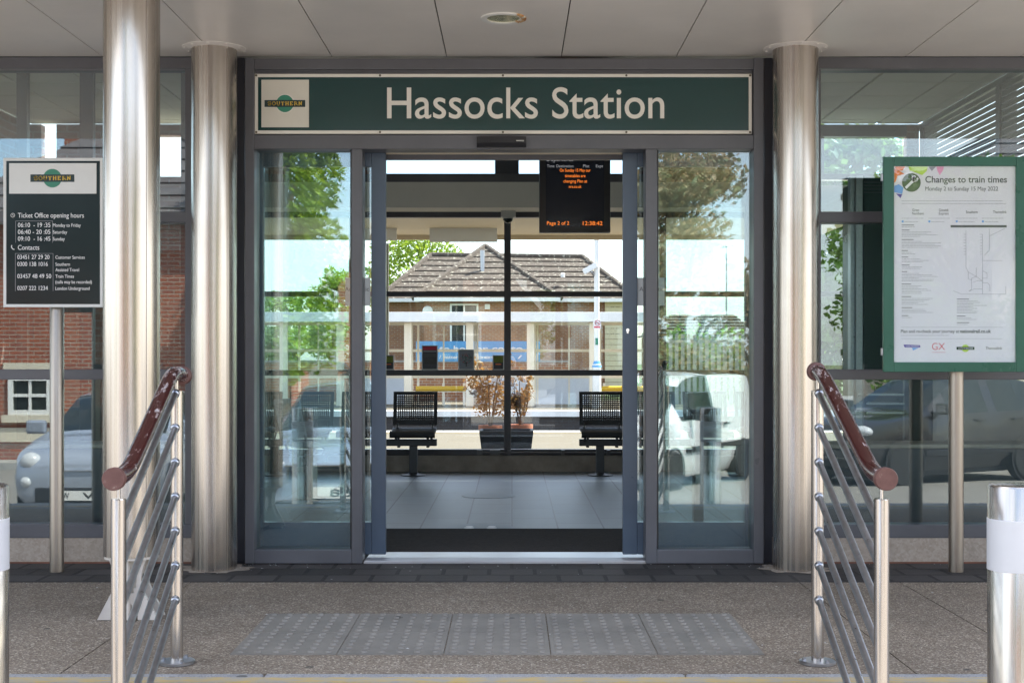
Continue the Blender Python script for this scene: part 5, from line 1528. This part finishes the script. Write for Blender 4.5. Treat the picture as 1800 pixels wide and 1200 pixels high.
hatch = [(1.80,.56,.30,.54,.58,.61,.42), (1.75,.72,.22,.64,.69,.73,.56), (1.55,.80,.20,.75,.80,.85,.62), (1.2,.80,.19,.86,.91,.96,.64), (.85,.815,.19,.92,.97,1.02,.66), (.30,.815,.19,.95,1.28,1.34,.60), (0,.81,.19,.96,1.40,1.45,.58), (-.5,.81,.19,.96,1.44,1.49,.58), (-1.1,.80,.20,.96,1.40,1.45,.56), (-1.45,.78,.22,.96,1.22,1.28,.55), (-1.68,.72,.30,.92,.98,1.02,.56), (-1.77,.60,.40,.74,.78,.80,.5)]
make_car('parked_car', 'small silver blue hatchback with round lamps mirrored in the left window', 'car', hatch, .85, .05, -1.12, -1.66, (1.13, -1.12), .30, M['car_silver'],
         [(.58, 1.69, .685, .12, .10, .12), (.60, 1.75, .46, .075, .08, .075)], ([('W', -.20, -.12), ('LV', .02, .22)], .31, 0, 0),
         [('black', -.50, .50, .23, .40, .02), ('chrome', -.30, .30, .595, .615, .03)], dict(tail=(-1.62, .80, .70), mirror=(.62, .98), handles=(-.25,), pillars=(.30, -.70)), -4.62, -8.75, 0).scale = (1, 1, .93)
saloon = [(2.15,.55,.32,.58,.60,.62,.45), (2.08,.76,.22,.64,.68,.70,.62), (1.8,.85,.20,.74,.78,.82,.70), (1.2,.88,.19,.86,.90,.93,.72), (.85,.885,.19,.91,.95,.99,.72), (.2,.885,.19,.94,1.30,1.36,.62), (-.1,.885,.19,.94,1.40,1.45,.61), (-.7,.88,.19,.95,1.41,1.47,.61), (-1.3,.88,.20,.96,1.32,1.38,.60), (-1.8,.86,.22,.97,1.06,1.10,.62), (-2.1,.80,.28,.93,.97,1.0,.66), (-2.2,.66,.36,.74,.78,.8,.55)]
make_car('parked_car', 'steel blue saloon facing the doors mirrored in the left fixed pane', 'car', saloon, .85, -.02, -1.32, -1.85, (1.38, -1.30), .32, M['car_dark'],
         [(.60, 2.02, .66, .19, .10, .075)], ([('58', .0, .20)], .42, 0, 0),
         [('black', -.42, .42, .55, .66, .02), ('black', -.60, .60, .24, .32, .02), ('chrome', -.45, .45, .675, .69, .02), ('chrome', -.6, .6, .34, .352, .03)], dict(tail=(-2.05, .84, .74), mirror=(.62, .98), handles=(-.20, -1.0), pillars=(.2, -.45)), -1.78, -7.9, 0)
van = [(2.12,.62,.34,.66,.70,.72,.50), (2.05,.80,.24,.80,.86,.90,.64), (1.75,.88,.21,.98,1.03,1.07,.72), (1.3,.90,.20,1.04,1.10,1.16,.74), (.75,.905,.20,1.07,1.58,1.64,.68), (.35,.905,.20,1.07,1.72,1.77,.70), (-.5,.905,.20,1.07,1.76,1.82,.72), (-1.6,.905,.20,1.07,1.75,1.81,.72), (-2.05,.89,.24,1.05,1.70,1.76,.70), (-2.16,.86,.30,1.02,1.56,1.62,.66)]
make_car('parked_van', 'white compact van with a black side strip mirrored in the right fixed pane', 'van', van, 1.30, .72, -.30, -2.6, (1.36, -1.34), .32, M['car_white'],
         [(.70, 1.92, .86, .12, .16, .12)], ([('LK63', -.20, .20)], .45, 0, 0)[0:0] or None,
         [('black', -.55, .55, .40, .58, .02), ('chrome', -.3, .3, .70, .74, .02)], dict(tail=(-2.10, 1.10, .84), mirror=(.72, 1.10), handles=(-.12, -.60), pillars=(), strip=(-1.9, .95, .62), mirror_mat=M['black'], handle_mat=M['black']), 2.16, -12.89, R(30)).scale = (1, 1, .93)
suv = [(2.2,.62,.36,.72,.76,.78,.50), (2.12,.82,.26,.82,.86,.90,.68), (1.8,.89,.24,.94,.98,1.02,.74), (1.2,.91,.24,1.02,1.06,1.10,.76), (.9,.915,.24,1.05,1.10,1.15,.76), (.25,.915,.24,1.07,1.46,1.52,.66), (-.1,.915,.24,1.08,1.58,1.63,.65), (-.8,.91,.24,1.09,1.60,1.66,.65), (-1.5,.91,.25,1.11,1.54,1.60,.64), (-1.9,.89,.28,1.12,1.36,1.42,.64), (-2.15,.84,.34,1.02,1.08,1.12,.66), (-2.25,.7,.42,.82,.86,.88,.55)]
make_car('parked_car', 'dark grey estate car seen side on mirrored in the right window', 'car', suv, .9, .0, -1.55, -2.1, (1.36, -1.32), .36, M['car_grey'],
         [(.70, 2.02, .84, .18, .13, .09)], None, [('black', -.45, .45, .60, .80, .02), ('black', -.6, .6, .32, .46, .02)], dict(tail=(-2.05, .98, .80), mirror=(.68, 1.10), handles=(-.22, -1.05), pillars=(.2, -.48), strip=(-.95, .95, .50)), 6.48, -13.66, R(60))

# brick houses across the street
def house(label, x0, x1, y0, y1, ze, zr, wm, wins, gable, bands=()):
    z0 = road_z(-16.5) + .1
    t = thing('brick_house', label, 'house', ((x0+x1)/2, (y0+y1)/2, z0), group='houses across the street')
    P = MB(); P.box(x0, x1, y0, y1, z0, ze)
    xm = (x0 + x1)/2
    if gable: P.mesh([(x0,y1,ze),(x1,y1,ze),(xm,y1,zr),(x0,y0,ze),(x1,y0,ze),(xm,y0,zr)], [(0,1,2),(5,4,3)])
    P.build('wall', wm, t)
    P = MB(); e = .35
    if gable:
        k = (zr - ze)/(xm - x0)
        roof_plane(P, (x0 - e, y1 + e, ze - e*k), (x0 - e, y0 - e, ze - e*k), (xm, y0 - e, zr), (xm, y1 + e, zr), 10, .04)
        roof_plane(P, (x1 + e, y1 + e, ze - e*k), (x1 + e, y0 - e, ze - e*k), (xm, y0 - e, zr), (xm, y1 + e, zr), 10, .04)
    else:
        ym = (y0 + y1)/2; d = (y1 - y0)*.45
        roof_plane(P, (x0 - e, y1 + e, ze), (x1 + e, y1 + e, ze), (x1 - d, ym, zr), (x0 + d, ym, zr), 10, .04)
        roof_plane(P, (x0 - e, y0 - e, ze), (x1 + e, y0 - e, ze), (x1 - d, ym, zr), (x0 + d, ym, zr), 10, .04)
        roof_plane(P, (x1 + e, y1 + e, ze), (x1 + e, y0 - e, ze), (x1 - d, ym, zr), (x1 - d, ym, zr), 10, .04)
        roof_plane(P, (x0 - e, y1 + e, ze), (x0 - e, y0 - e, ze), (x0 + d, ym, zr), (x0 + d, ym, zr), 10, .04)
    rf = P.build('roof', M['slate'], t, recalc=False)
    P = MB(); P.box(xm - 1.6, xm - .9, (y0+y1)/2 - .3, (y0+y1)/2 + .3, zr - 1.2, zr + 1.0); o = P.build('chimney', wm, t); o.parent = rf
    if gable:
        for s in (-1, 1):
            P = MB(); xa = x0 - e if s < 0 else x1 + e
            P.mesh([(xa, y1 + e + .01, ze - e*k - .22), (xm, y1 + e + .01, zr - .22), (xm, y1 + e + .01, zr + .06), (xa, y1 + e + .01, ze - e*k + .06), (xa, y1 + e + .05, ze - e*k - .22), (xm, y1 + e + .05, zr - .22), (xm, y1 + e + .05, zr + .06), (xa, y1 + e + .05, ze - e*k + .06)], [(3,2,1,0),(4,5,6,7),(0,1,5,4),(1,2,6,5),(2,3,7,6),(3,0,4,7)])
            P.build('bargeboard', M['white_paint'], t)
    for (a, b_, c, d) in wins:
        f = MB(); fw = .09; y = y1
        f.box(a, a + fw, y, y + .06, c, d); f.box(b_ - fw, b_, y, y + .06, c, d); f.box(a + fw, b_ - fw, y, y + .06, c, c + fw); f.box(a + fw, b_ - fw, y, y + .06, d - fw, d)
        f.box(a + fw, b_ - fw, y, y + .05, (c+d)/2 - .03, (c+d)/2 + .03); f.box((a+b_)/2 - .025, (a+b_)/2 + .025, y, y + .045, c + fw, d - fw)
        w = f.build('window', M['white_paint'], t)
        g = MB().box(a + fw, b_ - fw, y + .004, y + .02, c + fw, d - fw).build('pane', M['car_glass'], t); g.parent = w
        g = MB().box(a - .1, b_ + .1, y + .001, y + .12, c - .14, c - .002).build('sill', M['plaster'], t); g.parent = w
        g = MB().box(a - .1, b_ + .1, y + .001, y + .03, d + .002, d + .24).build('lintel', M['plaster'], t); g.parent = w
    for (c, d) in bands:
        P = MB().box(x0 - .01, x1 + .01, y1 + .0005, y1 + .05, c, d); P.build('string_course', M['plaster'], t)
    return t
house('red brick house with white sash windows mirrored in the left window', -10.6, -4.75, -24, -17.4, 3.6, 6.4, M['red_brick'], [(-9.3, -8.5, .08, .80), (-7.4, -6.6, 1.9, 3.0)], False, [(-.42, -.16)])
house('brick gable house with white bargeboards mirrored in the left fixed pane', -4.2, 0.6, -34, -25, 3.3, 6.3, M['orange_brick'], [(-2.6, -1.0, 1.2, 2.6)], True)
house('pale rendered house with a slate roof across the street on the right', 9.5, 19.5, -30, -20, 5.0, 8.0, M['plaster'], [(10.6, 12.0, 2.6, 4.0), (14, 15.4, 2.6, 4.0), (10.6, 12, -.1, 1.3), (14, 15.4, -.1, 1.3)], False)
tree(-4.2, -16.85, road_z(-16.5)+.1, 7.8, 2.0, 'tall green street tree mirrored in the left fixed pane', M['leaf_bright'], 15000, .068, 'street trees', 21)
tree(-.8, -38, road_z(-16.5)+.1, 8.5, 6.5, 'distant green tree behind the gable house', M['leaf_green'], 4500, .2, 'street trees', 22)
tree(3.1, -16.9, road_z(-16.5)+.1, 5.7, 3.3, 'copper leaved street tree mirrored in the right fixed pane', M['leaf_copper'], 17000, .062, 'street trees', 23)
tree(8.6, -19.2, road_z(-16.5)+.1, 5.6, 4.6, 'broad green street tree mirrored in the right window', M['leaf_green'], 13000, .08, 'street trees', 24)
mb = MB(); mb.box(-60, 60, -16.62, -16.48, -2.3, road_z(-16.5) + .13)
tag(mb.build('far_kerb', M['kerb']), kind='structure')

# the photographer, standing behind the camera and faintly mirrored in the rear window
zg = road_z(-8.1)
px_, py_ = 0.02, -8.10
t = thing('person', 'person in a pale blue shirt and dark trousers faintly mirrored in the rear window', 'person', (px_, py_, zg))
J = {'pelvis': (0,0,.95), 'waist': (0,0,1.10), 'chest': (0,.0,1.32), 'neck': (0,0,1.50), 'chin': (0,.03,1.58), 'head': (0,.02,1.68), 'crown': (0,0,1.775),
     'hipL': (.10,0,.90), 'kneeL': (.115,.02,.50), 'ankL': (.12,-.02,.09), 'toeL': (.14,.16,.04), 'hipR': (-.10,0,.90), 'kneeR': (-.115,.03,.50), 'ankR': (-.12,-.01,.09), 'toeR': (-.14,.17,.04),
     'shL': (.19,0,1.44), 'elL': (.26,.10,1.18), 'wrL': (.10,.30,1.38), 'haL': (.06,.36,1.44), 'shR': (-.19,0,1.44), 'elR': (-.26,.10,1.18), 'wrR': (-.10,.30,1.38), 'haR': (-.06,.36,1.44)}
E = [('pelvis','waist'),('waist','chest'),('chest','neck'),('neck','chin'),('chin','head'),('head','crown')]
for s in 'LR': E += [('pelvis','hip'+s),('hip'+s,'knee'+s),('knee'+s,'ank'+s),('ank'+s,'toe'+s),('chest','sh'+s),('sh'+s,'el'+s),('el'+s,'wr'+s),('wr'+s,'ha'+s)]
rad = {'pelvis': (.15,.11), 'waist': (.14,.10), 'chest': (.16,.11), 'neck': (.055,.055), 'chin': (.065,.075), 'head': (.078,.098), 'crown': (.05,.06), 'hip': (.085,.09), 'knee': (.058,.06), 'ank': (.045,.045), 'toe': (.042,.03), 'sh': (.062,.062), 'el': (.043,.043), 'wr': (.030,.030), 'ha': (.035,.028)}
names = list(J)
me = bpy.data.meshes.new('body')
me.from_pydata([J[k] for k in names], [(names.index(a), names.index(b_)) for a, b_ in E], [])
o = bpy.data.objects.new('body', me); COL.objects.link(o); o.parent = t
sk = o.modifiers.new('skin', 'SKIN'); sk.use_smooth_shade = True
ss = o.modifiers.new('smooth', 'SUBSURF'); ss.levels = ss.render_levels = 2
for v, k in zip(me.skin_vertices[0].data, names):
    q = rad.get(k) or rad[k[:-1]]; v.radius = q; v.use_root = k == 'pelvis'
dg = bpy.context.evaluated_depsgraph_get(); bpy.context.view_layer.update()
ev = o.evaluated_get(dg); nm = bpy.data.meshes.new_from_object(ev)
o.modifiers.clear(); o.data = nm
for mm in ('shirt', 'trouser', 'skin'): nm.materials.append(M[mm])
for p in nm.polygons:
    c = p.center
    if c.z < .99: p.material_index = 1
    elif c.z > 1.485 and abs(c.x) < .12 and c.y < .2 or c.y > .22: p.material_index = 2
    else: p.material_index = 0
P = MB(); P.lathe((0, -.012, 1.695), [(.088*math.cos(a*math.pi/12), .098*math.sin(a*math.pi/12)) for a in range(7)], 20); P.build('hair', M['hair'], t, local=True, smooth=60)
